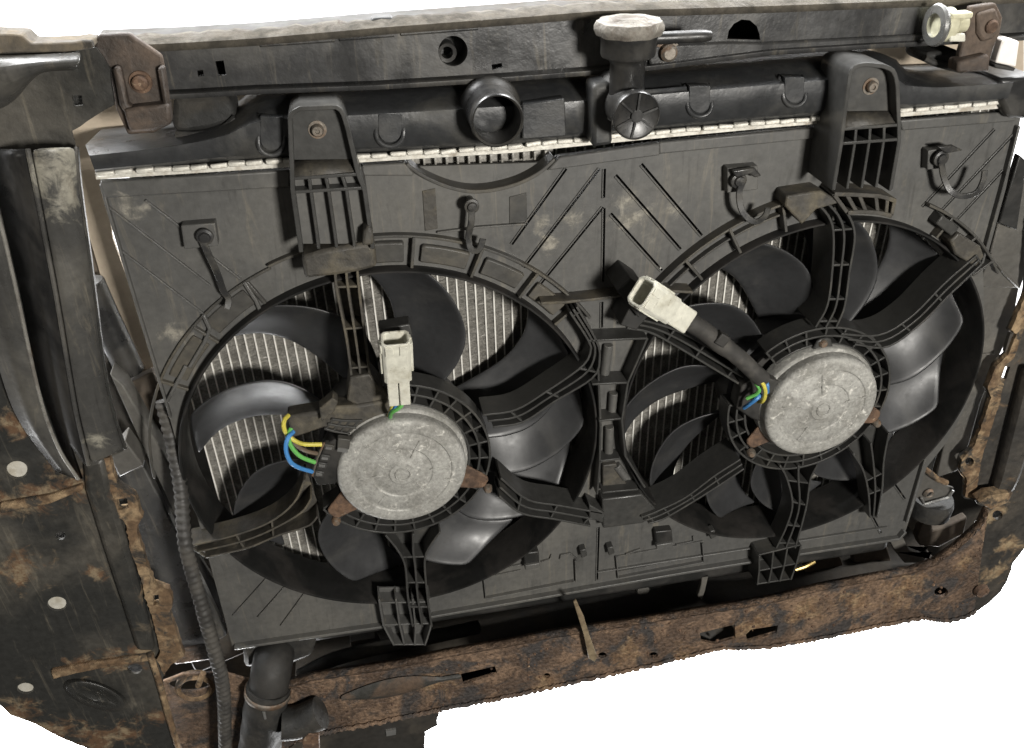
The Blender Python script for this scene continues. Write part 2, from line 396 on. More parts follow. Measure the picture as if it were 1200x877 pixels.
# U-shaped bosses pressed in the tank face
def u_boss(px, py, wd, h, y=-.0165):
    q = []
    for a in range(0, 13):
        t = math.pi + math.pi * a / 12; q.append((px + wd / 2 * math.cos(t), py + h / 2 - wd / 2 - wd / 2 * math.sin(t)))
    line = [(px - wd / 2, py - h / 2 + 12)] + q + [(px + wd / 2 + 1, py - h / 2 + 12)]
    P = [U(a, b, y) for a, b in line]; P[0].y += .008; P[-1].y += .008
    m = MB().tube(P, .0020, 8)
    b = m.build('boss_rim', TANK, rad, sub=1)
    inn = [pick((px, py), l, .82) for l in line]
    m = MB().prism(U2(inn, y - .0006), y - .0006, y + .008); m.build('boss', TANK, rad, bev=.0012)
for a in ((318, 152, 31, 60), (457, 146, 33, 52), (820, 112, 29, 50), (931, 101, 27, 48)): u_boss(*a)
m = MB().tube([U(x, y_, -.0165) for x, y_ in ((722, 110), (770, 107), (804, 104))], .0016, 8); m.build('tank_ridge', TANK, rad)
# raised pad right of the inlet
m = MB().prism(U2([(612, 122), (662, 116), (664, 160), (612, 164)], -.019), -.019, -.008); m.build('tank_pad', TANK, rad, bev=.001)
# crimped rim: rail and tabs
m = MB().wall(U2([(112, 207), (300, 195), (440, 186), (600, 176), (760, 160), (900, 147), (1055, 134), (1175, 124)], -.006), .0042, -.006, .01)
m.build('crimp_rail', CRIMP, rad)
line = resample(UP([(114, 204), (300, 192), (440, 183), (600, 173), (760, 157), (900, 144.5), (1055, 131), (1172, 121)], -.010), 400)
step = 400 / 55
tb = MB().box((0, 0, 0), (.0056, 0, 0), (0, .0020, 0), (0, 0, .0017)); t0 = tb.build('crimp_tab', CRIMP, bev=.0009)
for i in range(55):
    t = t0 if i == 0 else t0.copy()
    if i: COL.objects.link(t)
    p = line[int(i * step + step / 2)]
    t.location = (p.x, -.0085 + random.uniform(-.0008, .0008), p.z + random.uniform(-.0006, .0004))
    t.rotation_euler = (random.uniform(-.2, .2), random.uniform(-.05, .05) + .01, random.uniform(-.1, .1)); attach(t, rad)
# short row of fin ends seen in the notch below the rim
def short_row():
    t0 = MB().box((0, 0, 0), (.0007, 0, 0), (0, .003, 0), (0, 0, .0032)).build('tube_end', FIN, smooth=False)
    P = resample(UP([(484, 190), (560, 186), (640, 180)], .012), 13)
    for i, p in enumerate(P):
        t = t0 if i == 0 else t0.copy()
        if i: COL.objects.link(t)
        t.location = p - Vector((0, -.004, .0015)); attach(t, rad)
    m = MB().prism(U2([(476, 186), (648, 174), (648, 196), (476, 204)], .02), .02, .024); m.build('fin_band', FIN, rad)
short_row()
# inlet neck
mouth = U(583, 142, -.041); base = Vector((mouth.x, -.012, mouth.z))
r_in = .0195
m = MB().lathe(base, [(.0215, .002), (.0205, -.003), (.0178, -.006), (.0174, -.018), (.0178, -.025), (.0180, -.028), (.0170, -.0295), (.0158, -.0285), (.0152, -.023), (.0150, .010), (0, .010)], 48)
m.build('inlet_neck', NECKM, rad)
# filler neck, cap and blanked outlet with ribbed end disc
NY = -.034
fx = U(736, 62, NY)
def zc(py): return U(736, py, NY).z
m = MB().lathe((fx.x, NY, 0), [(0, zc(138)), (.0122, zc(138)), (.0116, zc(110)), (.0116, zc(74)), (.0130, zc(69)), (.0176, zc(65)), (.0182, zc(62)), (.0182, zc(46)), (.0190, zc(44)), (.0190, zc(38)), (0, zc(38))], 40, axis=(0, 0, 1))
m.build('filler_neck', NECKM, rad)
prof = []
m = MB(); rows = []
zb = zc(40); zt = zc(24)
for k in range(49):
    a = 2 * math.pi * k / 48; wv = 1 + .035 * math.sin(a * 9) + random.uniform(-.012, .012) * (k % 48 > 0)
    rr = .0222 * wv; c, s_ = math.cos(a), math.sin(a)
    rows.append([(fx.x + r * c, NY + r * s_, z) for r, z in ((.010, zb), (rr * .94, zb), (rr, zb + .003), (rr, zt - .003), (rr * .93, zt), (.012, zt + .0006), (.010, zt + .0018), (0, zt + .0018))])
rows[-1] = rows[0]
cap = MB().grid(rows).build('filler_cap', CAPM, rad)
b1 = U(738, 8, -.05)
pth = smoothline(UP([(766, 45), (790, 44), (810, 43), (833, 42)], NY), 12)
m = MB().tube(pth, [.0040] * 10 + [.0038, .0030], 14); m.build('overflow_spout', NECKM, rad)
dc = U(746, 136, -.058)
m = MB().lathe((dc.x, 0, dc.z), [(.0195, -.008), (.0185, -.02), (.0145, -.026), (.0140, -.050), (.0160, -.052), (.0160, -.0580), (.0153, -.0590), (.0143, -.0582), (0, -.0575)], 48)
m.build('outlet_stub', NECKM, rad)
m = MB()
for k in range(6):
    a = math.radians(18 + k * 60) + (.12 if k % 2 else 0)
    m.wall([(dc.x + .002 * math.cos(a), dc.z + .002 * math.sin(a)), (dc.x + .0145 * math.cos(a), dc.z + .0145 * math.sin(a))], .0013, -.0594, -.056)
m.lathe((dc.x, 0, dc.z), [(.004, -.057), (.004, -.0597), (0, -.0597)], 20)
m.build('disc_ribs', NECKM, rad)
m = MB().prism(U2([(690, 96), (712, 92), (714, 165), (690, 168)], -.02), -.03, -.008); m.build('neck_web', TANK, rad, bev=.003)
# right tank end and lower tank
m = MB().prism(U2([(1170, 92), (1215, 88), (1215, 140), (1180, 138), (1172, 120)], -.012), -.014, .04); m.build('tank_end', NECKM, rad, bev=.003)
m = MB().prism([(-.345, -.226), (.345, -.226), (.345, -.262), (-.345, -.262)], .01, .075); m.build('lower_tank', DARK, rad, bev=.006)

# ------------------------------------------------------------------ fan shroud
shr = thing('fan_shroud', 'dusty grey black plastic twin fan shroud covering the radiator', 'fan shroud', (0, 0, -.24))
outl = U2([(117, 212), (200, 208), (300, 201), (420, 192), (474, 190), (496, 206), (530, 220), (560, 225), (600, 219), (632, 203), (652, 183), (775, 166), (900, 153), (1060, 140), (1198, 129), (1179, 220), (1152, 318), (1153, 345), (1153, 375), (1149, 412), (1142, 445), (1128, 485), (1108, 520), (1086, 548), (1060, 626),
           (937, 646), (800, 668), (685, 688), (600, 703), (507, 719), (448, 731), (350, 745), (272, 757), (235, 620), (185, 440), (150, 325)], 0)
holes = [circ(LC, .1768, 72), circ(RC, .1722, 72)]
SL = [((600, 287), (664, 198)), ((614, 314), (703, 198)), ((633, 334), (707, 243)), ((709, 198), (708, 232)), ((708.5, 244), (707, 330)), ((706, 354), (705.5, 384)),
      ((702, 618), (700, 688 - 8)), ((722, 205), (798, 292)), ((752, 192), (823, 276)), ((716, 250), (776, 317)),
      ((1166, 152), (1081, 243)), ((1194, 152), (1104, 247)), ((1176, 200), (1121, 259)), ((1045, 562), (1061, 585)), ((1020, 600), (1033, 625))]
RIDGE = [((123, 240), (246, 335)), ((170, 235), (213, 268)), ((140, 293), (238, 368)), ((246, 300), (282, 328)), ((302, 724), (335, 687)), ((329, 734), (359, 693)), ((273, 722), (318, 672))]
for p, q in SL[:]: holes.append(slot(p, q, 0, .0017))
m = MB().prism(outl, 0, .003, holes)
m.build('panel', PANEL, shr, bev=0)
for p, q in RIDGE: MB().wall(U2([p, q], -.0018), .0016, -.0022, .0005).build('ridge', PANEL, shr, bev=.0004)
for p, q in SL:
    (ax, az), (bx, bz) = U2([p, q], 0); d_ = Vector((bx - ax, bz - az)).normalized(); n_ = Vector((-d_.y, d_.x)) * .0017
    if n_.x > 0: n_ = -n_
    MB().wall([(ax + n_.x, az + n_.y), (bx + n_.x, bz + n_.y)], .0012, -.0012, .0004).build('slot_edge', PANEL, shr, bev=.0004)
# slot floors: a black sheet just behind the slots
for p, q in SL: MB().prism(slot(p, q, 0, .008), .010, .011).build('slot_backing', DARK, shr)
# folded rim of the panel
m = MB().prism(U2([(117, 213), (340, 199), (340, 219), (123, 232)], -.003), -.0045, 0); m.build('top_band', PANEL, shr, bev=.0012)
m = MB().prism(U2([(655, 183), (772, 166.5), (772, 181), (640, 199)], -.003), -.006, 0); m.build('top_band', PANEL, shr, bev=.0012)
m = MB().prism(U2([(772, 167), (985, 147), (985, 160), (772, 181)], -.003), -.0035, 0); m.build('top_band', PANEL, shr, bev=.0012)
m = MB().prism(U2([(1054, 140.5), (1192, 130), (1188, 142), (1056, 153)], -.003), -.0045, 0); m.build('top_band', PANEL, shr, bev=.0012)
m = MB().prism(U2([(424, 193), (474, 191), (486, 204), (482, 206), (424, 206)], -.003), -.0045, 0); m.build('top_band', PANEL, shr, bev=.0012)
m = MB().prism(U2([(470, 196), (655, 190), (640, 215), (560, 240), (490, 222)], .010), .010, .013); m.build('notch_dish', PANEL, shr)
arc = smoothline(U2([(476, 192), (498, 207), (530, 220), (562, 224), (600, 217), (630, 203), (650, 186)], -.002), 30)
m = MB().wall([tuple(a) for a in arc], .0028, -.004, .012); m.build('notch_lip', RINGM, shr, bev=.0006)
# edge ribs: right and bottom borders
m = MB()
m.wall(U2([(1194, 148), (1175, 222), (1150, 312)], -.004), .0022, -.005, .012)
m.wall(U2([(1084, 538), (1062, 612)], -.004), .0022, -.005, .012)
m.wall(U2([(118, 216), (128, 250), (150, 325), (185, 440), (200, 490)], -.003), .002, -.004, .012)
bl = U2([(1060, 622), (1055, 630), (937, 648), (800, 670), (685, 690), (600, 705), (507, 721), (448, 733), (350, 747), (275, 758)], -.003)
m.wall([tuple(p) for p in resample(bl, 60)], .0032, -.006, .014)
bl2 = U2([(1040, 618), (937, 634), (800, 655), (700, 671)], -.002)
m.wall([tuple(p) for p in bl2], .0016, -.003, .0005)
m.build('border_rib', PANEL, shr, bev=.0006)

# fan openings: lip, outer walls and radial ribs
def opening(c, r, walls, ribs, arcs, lipm):
    cc = (c[0], 0, c[1])
    m = MB().lathe(cc, [(r + .0018, .003), (r + .0018, -.008), (r + .001, -.0095), (r - .0004, -.0095), (r - .0012, -.008), (r - .0014, .036), (r + .001, .036), (r + .0012, .003)], 128)
    op = m.build('opening_ring', HUBMR, shr)
    m = MB()
    for (rr, a0, a1, h, t) in walls:
        m.wall([(c[0] + rr * math.cos(math.radians(a0 + (a1 - a0) * k / 40)), c[1] + rr * math.sin(math.radians(a0 + (a1 - a0) * k / 40))) for k in range(41)], t, -h, .0005)
    m.build('outer_wall', RINGM, shr, bev=.0005)
    m0 = MB()
    for (a, r0, r1, h) in ribs:
        a = math.radians(a)
        MB().wall([(c[0] + r0 * math.cos(a), c[1] + r0 * math.sin(a)), (c[0] + r1 * math.cos(a), c[1] + r1 * math.sin(a))], .0024, -h, .0005).build('radial_rib', RINGM, shr, bev=.0005)
    for (a0, a1, r0, r1, h) in arcs:
        L = [(c[0] + r0 * math.cos(math.radians(a0 + (a1 - a0) * k / 12)), c[1] + r0 * math.sin(math.radians(a0 + (a1 - a0) * k / 12))) for k in range(13)]
        L += [(c[0] + r1 * math.cos(math.radians(a1 + (a0 - a1) * k / 12)), c[1] + r1 * math.sin(math.radians(a1 + (a0 - a1) * k / 12))) for k in range(13)]
        MB().prism(L, -h, .0005).build('ring_segment', RINGM, shr, bev=.0014)
HUBMR = mat('opening_lip_plastic', (.011, .011, .0105), (.022, .020, .018), spec=.3, rough=.5, scale=20, fine=.15)
opening(LC, .1755, [(.203, 34, 112, .006, .0022), (.200, 112, 178, .0028, .0022)], [(a, .178, .203, .0075) for a in (39, 52, 66, 81, 96)] + [(a, .178, .200, .0036) for a in (118, 134, 150)],
        [(41, 50, .1815, .196, .0045), (54, 64, .1815, .196, .0045), (68, 79, .1815, .196, .0045), (83, 94, .1815, .198, .0055), (120, 132, .1815, .196, .0016), (136, 148, .1815, .196, .0016)], None)
opening(RC, .1711, [(.1985, 88, 150, .010, .0020), (.188, 88, 150, .006, .0018), (.194, 33, 66, .008, .0022)], [(a, .174, .199, .0105) for a in (92, 105, 118, 130, 142)] + [(a, .174, .194, .009) for a in (38, 48, 58)],
        [], None)

# struts (open ladders of ribs) that carry the motors
SY = -.018
def strut(A, B, n=3, cross=(), y=SY, depth=.022, mt=None, **k):
    return MB().ladder(A, B, y, depth, n, cross, **k).build('strut', mt or ARM, shr, bev=0.00035)
strut([(392, 296), (394, 335), (406, 398), (412, 442)], [(417, 296), (421, 342), (428, 398), (433, 440)], 3, (.30, .62, .96), mt=DUSTY)
strut([(668, 366), (690, 400), (692, 414), (681, 431), (641, 459), (604, 481), (566, 487)], [(676, 360), (699, 400), (703, 420), (695, 443), (650, 471), (613, 495), (578, 501)], 3, (.02, .42, .62, .84), depth=.026)
strut([(587, 561), (618, 586), (655, 593), (706, 602)], [(585, 582), (611, 602), (650, 609), (692, 617)], 3, (.28, .6, .9), depth=.028)
strut([(452, 628), (466, 645), (475, 664), (478, 700), (484, 735)], [(516, 624), (507, 636), (498, 656), (501, 700), (506, 735)], 3, (.28, .55, .8))
strut([(357, 563), (345, 589), (317, 612), (275, 628), (221, 641)], [(372, 606), (361, 617), (326, 628), (289, 643), (240, 654)], 3, (.42, .66, .98), mt=DUSTY)
strut([(958, 238), (972, 255), (977, 274), (976, 313), (970, 358), (956, 384)], [(981, 237), (996, 255), (1002, 278), (996, 318), (990, 360), (980, 384)], 3, (.24, .52, .8, .97), depth=.034)
strut([(1145, 300), (1108, 332), (1068, 372), (1031, 393), (986, 392)], [(1151, 310), (1112, 347), (1078, 381), (1040, 407), (1002, 404)], 3, (.02, .3, .58, .8), depth=.028)
strut([(742, 374), (770, 380), (800, 391), (838, 412), (878, 436)], [(735, 385), (762, 390), (791, 405), (831, 429), (866, 450)], 3, (.3, .6, .9), depth=.028)
strut([(868, 539), (838, 558), (803, 584), (770, 600), (752, 607)], [(872, 550), (842, 570), (810, 590), (777, 609), (760, 614)], 3, (.25, .52, .8, .97), depth=.034)
strut([(914, 546), (922, 560), (929, 590), (923, 615), (910, 643)], [(958, 546), (950, 562), (946, 590), (940, 615), (932, 643)], 3, (.2, .45, .72, .97))
strut([(1000, 532), (1012, 552), (1018, 578), (1020, 607)], [(1042, 508), (1036, 540), (1034, 573), (1028, 607)], 3, (.45, .7, .97))
# motor cradles
def cradle(c, r0, r1, a0, a1, n, mt=None):
    m = MB(); y0 = SY + .001
    for r in (r0, (r0 + r1) / 2, r1):
        m.wall([(c[0] + r * math.cos(math.radians(a0 + (a1 - a0) * k / 64)), c[1] + r * math.sin(math.radians(a0 + (a1 - a0) * k / 64))) for k in range(65)], .0019, y0, y0 + .020)
    for k in range(n + 1):
        a = math.radians(a0 + (a1 - a0) * k / n)
        m.wall([(c[0] + r0 * math.cos(a), c[1] + r0 * math.sin(a)), (c[0] + r1 * math.cos(a), c[1] + r1 * math.sin(a))], .0018, y0 + .001, y0 + .019)
    # floor
    L = [(c[0] + r0 * math.cos(math.radians(a0 + (a1 - a0) * k / 64)), c[1] + r0 * math.sin(math.radians(a0 + (a1 - a0) * k / 64))) for k in range(65)]
    L2 = [(c[0] + r1 * math.cos(math.radians(a0 + (a1 - a0) * k / 64)), c[1] + r1 * math.sin(math.radians(a0 + (a1 - a0) * k / 64))) for k in range(65)]
    for k in range(64):
        m.prism([L[k], L[k + 1], L2[k + 1], L2[k]], y0 + .0165, y0 + .0185)
    return m.build('motor_cradle', mt or ARM, shr, bev=.0003)
LM = U(472, 555, -.036); RM = U(964, 479.5, -.036)
lr = (U(548, 555, -.036) - U(396, 555, -.036)).length / 2; rr_ = (U(1027, 479, -.036) - U(902, 480, -.036)).length / 2
print('motors', LM, lr, RM, rr_)
lc = (LC[0], LC[1]); rc = (RC[0], RC[1])
cradle(lc, .061, .079, -150, 112, 20)
cradle(rc, .061, .077, -185, 130, 22)
# rear plates of the cradles that hide the hub gap
for c in (lc, rc):
    MB().lathe((c[0], 0, c[1]), [(.062, -.002), (.062, .001), (.045, .001), (.045, -.002), (.062, -.002)], 48).build('cradle_floor', DARK, shr)
# column between the two openings
m = MB()
for a, b, yf in (((690, 400), (759, 397), -.018), ((694, 451), (735, 449), -.018), ((702, 494), (729, 491), -.016), ((702, 541), (727, 538), -.014), ((706, 578), (748, 574), -.014)):
    m.wall(U2([a, b], yf), .002, yf, .001)
m.wall(U2([(759, 397), (736, 449), (729, 493), (733, 535), (756, 572)], -.017), .002, -.017, .03)
m.wall(U2([(700, 400), (702, 450), (704, 500), (703, 545), (700, 580)], -.014), .002, -.014, .03)
m.build('column_web', ARM, shr, bev=.0005)
for a, b in (((713, 404), (708, 442)), ((719, 460), (717, 486)), ((714, 462 + 38), (713, 532)), ((722, 545), (733, 560))):
    MB().tube(UP([a, b], -.003), .0042, 12).build('column_post', PANEL, shr, bev=.0006)
for q in ([(706, 545), (722, 543), (736, 570), (706, 574)],): MB().prism(U2(q, -.004), -.005, .001).build('column_pad', DUSTY, shr, bev=.001)
MB().prism(U2([(705, 584), (752, 578), (772, 600), (752, 612), (706, 618)], -.012), -.014, .012).build('column_block', ARM, shr, bev=.0015)
# shelf that runs between the openings, and the block below the white plug
m = MB().wall(U2([(634, 356), (660, 355), (700, 351), (744, 345)], -.015), .0024, -.015, .002)
m.wall(U2([(762, 341), (790, 342), (812, 343)], -.014), .0024, -.014, .002)
m.build('shelf', DUSTY, shr, bev=.0006)
MB().prism(U2([(738, 325), (757, 338), (748, 372), (722, 340)], -.032), -.034, .002).build('plug_rest', DARK, shr, bev=.001)
MB().prism(U2([(739, 356), (760, 368), (745, 386), (726, 380)], -.026), -.028, .002).build('plug_rest', DARK, shr, bev=.001)
# corner boxes where the struts meet the opening rim
MB().prism(U2([(1112, 282), (1122, 272), (1148, 288), (1152, 300), (1142, 312), (1118, 298)], -.014), -.016, .004).build('strut_foot', DUSTY, shr, bev=.0015)
MB().prism(U2([(1096, 262), (1104, 252), (1124, 266), (1116, 278)], -.011), -.012, .002).build('strut_foot', ARM, shr, bev=.0012)
MB().prism(U2([(690, 590), (708, 600), (706, 612), (690, 606)], -.016), -.018, .012).build('strut_foot', ARM, shr, bev=.0012)
MB().prism(U2([(920, 228), (960, 222), (985, 236), (955, 244), (938, 262), (918, 240)], -.016), -.019, .006).build('strut_foot', DUSTY, shr, bev=.0015)
MB().prism(U2([(410, 441), (433, 437), (454, 462), (456, 472), (418, 474), (406, 468)], -.019), -.021, .002).build('strut_foot', DUSTY, shr, bev=.0015)
# upper left carrier for the loom beside the left motor
MB().prism(U2([(336, 487), (372, 481), (380, 476), (420, 474), (455, 468), (462, 480), (456, 490), (430, 495), (414, 508), (380, 500), (344, 512)], -.022), -.024, -.008).build('loom_tray', DUSTY, shr, bev=.002)
MB().prism(U2([(374, 476), (390, 463), (396, 468), (392, 479), (377, 492)], -.028), -.032, -.02).build('loom_clip', DUSTY, shr, bev=.001)
m = MB().ladder([(380, 503), (395, 507), (410, 510)], [(388, 492), (405, 494), (425, 494)], -.026, .012, 3, (.05, .35, .65, .95)); m.build('loom_tray_rib', ARM, shr, bev=.0003)
# mounting arms at the top
def mount(left, topp, right, yf, split, n, dep, fl, bolt, mt):
    rim = left[::-1] + topp + right
    P = U2(rim, yf)
    Pn = [tuple(p) for p in resample([Vector(p) for p in P], 70)]
    m = MB().wall(Pn, .0030, yf, yf + dep)
    # inner ribs and cells below the bolt plate
    la, ra = left, right
    def edge(pts, ylev):
        for (a, b) in zip(pts, pts[1:]):
            if (a[1] - ylev) * (b[1] - ylev) <= 0 and a[1] != b[1]:
                t = (ylev - a[1]) / (b[1] - a[1]); return (a[0] + (b[0] - a[0]) * t, ylev)
        return pts[0] if abs(pts[0][1] - ylev) < abs(pts[-1][1] - ylev) else pts[-1]
    s0, s1, s2 = split
    for k in range(1, n):
        q = k / n; line = []
        for lv in (s0, s1, (s1 + s2) / 2, s2):
            a, b = edge(la, lv + 2), edge(ra, lv - 3); line.append(pick(a, b, q))
        m.wall(U2(line, yf), .0022, yf + .001, yf + dep)
    for lv in (s0, s1): m.wall(U2([edge(la, lv + 2), edge(ra, lv - 3)], yf), .0024, yf + .0005, yf + dep)
    m.build('mounting_arm', mt, shr, bev=.0005)
    pl = [edge(la, s0)] + [p for p in la[::-1] if p[1] < s0] + topp + [p for p in ra if p[1] < s0] + [edge(ra, s0)]
    MB().prism(U2(pl, yf), yf + .010, yf + .014).build('bolt_plate', mt, shr)
    low = [edge(la, s0), edge(la, (s0 + s2) / 2), edge(la, s2), edge(ra, s2), edge(ra, (s0 + s2) / 2), edge(ra, s0)]
    MB().prism(U2(low, yf), yf + dep * fl, yf + dep * fl + .002).build('arm_floor', PANEL if fl < .5 else DARK, shr)
    sl = U2([edge(la, s0 - 14), edge(ra, s0 - 15), edge(ra, s0 - 1), edge(la, s0)], yf)
    m = MB(); A = [Vector((x, yf + .010, z)) for x, z in sl[:2]]; B = [Vector((x, yf + .001, z)) for x, z in sl[2:]]
    m.add([A[0], A[1], B[0], B[1]], [(0, 1, 2, 3)]); m.build('ramp', DUSTY, shr, solid=.0012)
    bc = U(bolt[0], bolt[1], yf + .010)
    m = MB().lathe(bc, [(0, -.0035), (.0014, -.0035), (.0016, -.0046), (.0032, -.0046), (.0040, -.0036), (.0042, -.0006), (.0060, -.0006), (.0062, .001)], 24)
    lab(m.build('bolt', BOLT, shr), 'rusty bolt head' if fl < .5 else 'grey flanged bolt head')
mount([(340, 140), (341, 170), (343, 224), (353, 296)], [(342, 133), (350, 128), (394, 126), (401, 131)], [(407, 150), (420, 206), (427, 222), (437, 292)], -.034, (208, 224, 292), 4, .03, .3, (372, 152), ARM)
mount([(996, 90), (991, 128), (986, 169), (977, 223)], [(998, 83), (1004, 78), (1014, 76), (1036, 78), (1046, 82), (1050, 89)], [(1052, 101), (1054, 147), (1054, 167), (1044, 224)], -.042, (150, 167, 223), 4, .04, .85, (1020, 101), ARM)
# dirty ledges under the arms
MB().prism(U2([(353, 300), (380, 292), (428, 284), (440, 290), (442, 312), (420, 318), (395, 322), (357, 326)], -.028), -.03, .002).build('arm_ledge', DUSTY, shr, bev=.003)
MB().prism(U2([(426, 270), (432, 264), (437, 270), (438, 286), (424, 288)], -.036), -.038, -.02).build('mud_lump', DUSTY, shr, bev=.002)
A = [(986, 225), (1010, 226), (1040, 232), (1058, 238)]; B = [(988, 252), (1010, 250), (1040, 252), (1056, 256)]
m = MB().ladder([(978, 228), (1010, 229), (1034, 231), (1050, 236)], [(994, 250), (1010, 249), (1030, 250), (1046, 254)], -.022, .026, 2, (.02, .22, .43, .64, .86, .99), t=.0034, ct=.003); m.build('arm_ledge', DUSTY, shr, bev=.0005)
# bottom locating feet
m = MB().ladder([(890, 652), (890, 668), (888, 686)], [(939, 640), (934, 660), (927, 680)], -.02, .024, 4, (.02, .5, .97), sm=False); m.build('foot', ARM, shr, bev=.0004)
m = MB().ladder([(444, 703), (450, 735), (462, 757)], [(503, 702), (505, 735), (498, 757)], -.014, .018, 4, (.05, .5, .97), sm=False, floor=True); m.build('foot', PANEL, shr, bev=.0004)
# label frames and latches near the bottom edge
m = MB()
m.wall(U2([(567, 676), (569, 701), (672, 681)], -.002), .0016, -.004, .0005)
m.wall(U2([(674, 656), (675, 681)], -.002), .0016, -.004, .0005)
m.wall(U2([(566, 677), (610, 668)], -.001), .0012, -.002, .0005)
m.wall(U2([(722, 652), (724, 677), (824, 658), (823, 636)], -.002), .0016, -.004, .0005)
m.wall(U2([(724, 670), (824, 651)], -.001), .0012, -.002, .0005)
m.wall(U2([(722, 652), (824, 634)], -.001), .0012, -.002, .0005)
m.build('label_frame', PANEL, shr, bev=.0004)
m = MB()
for q in ([(596, 664), (612, 661)], [(634, 658), (644, 655), (646, 650)], [(656, 655), (657, 650), (668, 648), (676, 655)], [(733, 649), (750, 643)], [(792, 638), (812, 634), (812, 628)]):
    MB().wall(U2(q, -.001), .0012, -.0025, .0005).build('moulding_line', PANEL, shr, bev=.0003)
for (x, y_, w_, h) in ((622, 658, 18, 13), (777, 634, 20, 14)):
    MB().prism(U2([(x - w_ / 2, y_ - h + 2), (x + w_ / 2, y_ - h), (x + w_ / 2 + 1, y_ + 2), (x - w_ / 2 + 2, y_ + 5)], -.006), -.008, .002).build('latch', DARK, shr, bev=.0012)
    MB().prism(U2([(x - w_ / 2 + 2, y_ + 4), (x + w_ / 2 + 1, y_ + 1), (x + w_ / 2 + 1, y_ + 6), (x - w_ / 2 + 2, y_ + 9)], -.009), -.0105, -.004).build('latch_lip', PANEL, shr, bev=.0008)
for (x, y_) in ((683, 648), (715, 645), (834, 626)):
    MB().prism(U2([(x - 4, y_ - 4), (x + 3, y_ - 6), (x + 5, y_ + 2), (x - 2, y_ + 5)], -.006), -.008, .001).build('pip', ARM, shr, bev=.001)
# square pockets behind the wire clips and stepped patches
for q in ([(212, 264), (252, 261), (256, 288), (216, 292)], [(852, 197), (888, 194), (888, 222), (852, 226)], [(1087, 176), (1106, 174), (1104, 197), (1086, 199)]):
    MB().prism(U2(q, -.008), -.009, .001).build('clip_pad', PANEL, shr, bev=.0008)
for q in ([(597, 231), (617, 226), (618, 259), (597, 262)], [(495, 224), (510, 221), (513, 268), (498, 271)]):
    MB().prism(U2(q, -.0006), -.0008, .001).build('step_patch', DUSTY if q[0][0] < 520 else ARM, shr, bev=.0003)
m = MB().wall(U2([(512, 272), (560, 266), (616, 262)], -.001), .0016, -.003, .0005); m.build('step_rib', PANEL, shr, bev=.0004)
for q in ([(286, 330), (300, 352), (306, 366)], [(238, 368), (246, 385), (240, 400), (222, 430)], [(196, 470), (218, 428)]): MB().wall(U2(q, -.002), .003, -.004, .0005).build('edge_ridge', PANEL, shr, bev=.0008)

# ------------------------------------------------------------------ fans
CWR = [(.050, 55), (.062, 53), (.094, 52), (.114, 54), (.128, 58), (.149, 66.5), (.160, 72), (.172, 79)]
CCR = [(.050, 84), (.062, 83), (.094, 83.5), (.115, 84.5), (.127, 86), (.147, 90), (.160, 94.5), (.172, 100)]
def interp(T, r):
    for (a, x), (b, y) in zip(T, T[1:]):
        if r <= b: return x + (y - x) * max(0, (r - a)) / (b - a)
    return T[-1][1]
def fan(c, offs, rmax, label, narrow):
    root = thing('cooling_fan', label, 'fan', (c[0], .025, c[1]), 'cooling fans in the shroud')
    rows = []; NR, NC = 15, 9
    for i in range(NR):
        r = .05 + (rmax - .05) * i / (NR - 1); row = []
        for j in range(NC):
            q = j / (NC - 1)
            # rounded outer corner on the leading edge
            th = interp(CWR, r) * (1 - q) + (interp(CCR, r) - narrow) * q
            lift = .36 + .64 * (r - .05) / (rmax - .05)
            y = (-.017 + .034 * q) * (1.12 - .35 * (r - .05) / (rmax - .05)) + .0045 * math.sin(math.pi * q) 
            rr = r
            row.append((rr * math.cos(math.radians(th)), y, rr * math.sin(math.radians(th))))
        rows.append(row)
    b0 = MB().grid(rows).build('blade', BLADE, solid=.0024, sub=1)
    for k, a in enumerate(offs):
        b = b0 if k == 0 else b0.copy()
        if k: COL.objects.link(b)
        b.parent = root; b.rotation_euler = (0, -math.radians(a), 0)
    h = MB().lathe((0, 0, 0), [(0, -.021), (.056, -.021), (.061, -.017), (.062, .02), (0, .02)], 48).build('hub', HUBM)
    h.parent = root
    rg = MB().lathe((0, 0, 0), [(.0625, -.012), (.066, -.010), (.066, .018), (.0625, .018)], 48).build('hub_band', BLADE); rg.parent = root
    return root
fan(LC, [0, 42, 82, 128, 172, 210, 247, 279, 304], .1715, 'black fan in the left opening, behind the motor below the upright ivory plug', 0)
fan(RC, [38, 5, -31, -60, -94, -127, -160, 174, 140, 106, 72], .1675, 'black fan in the right opening, behind the motor with the black sleeved cable', 3)

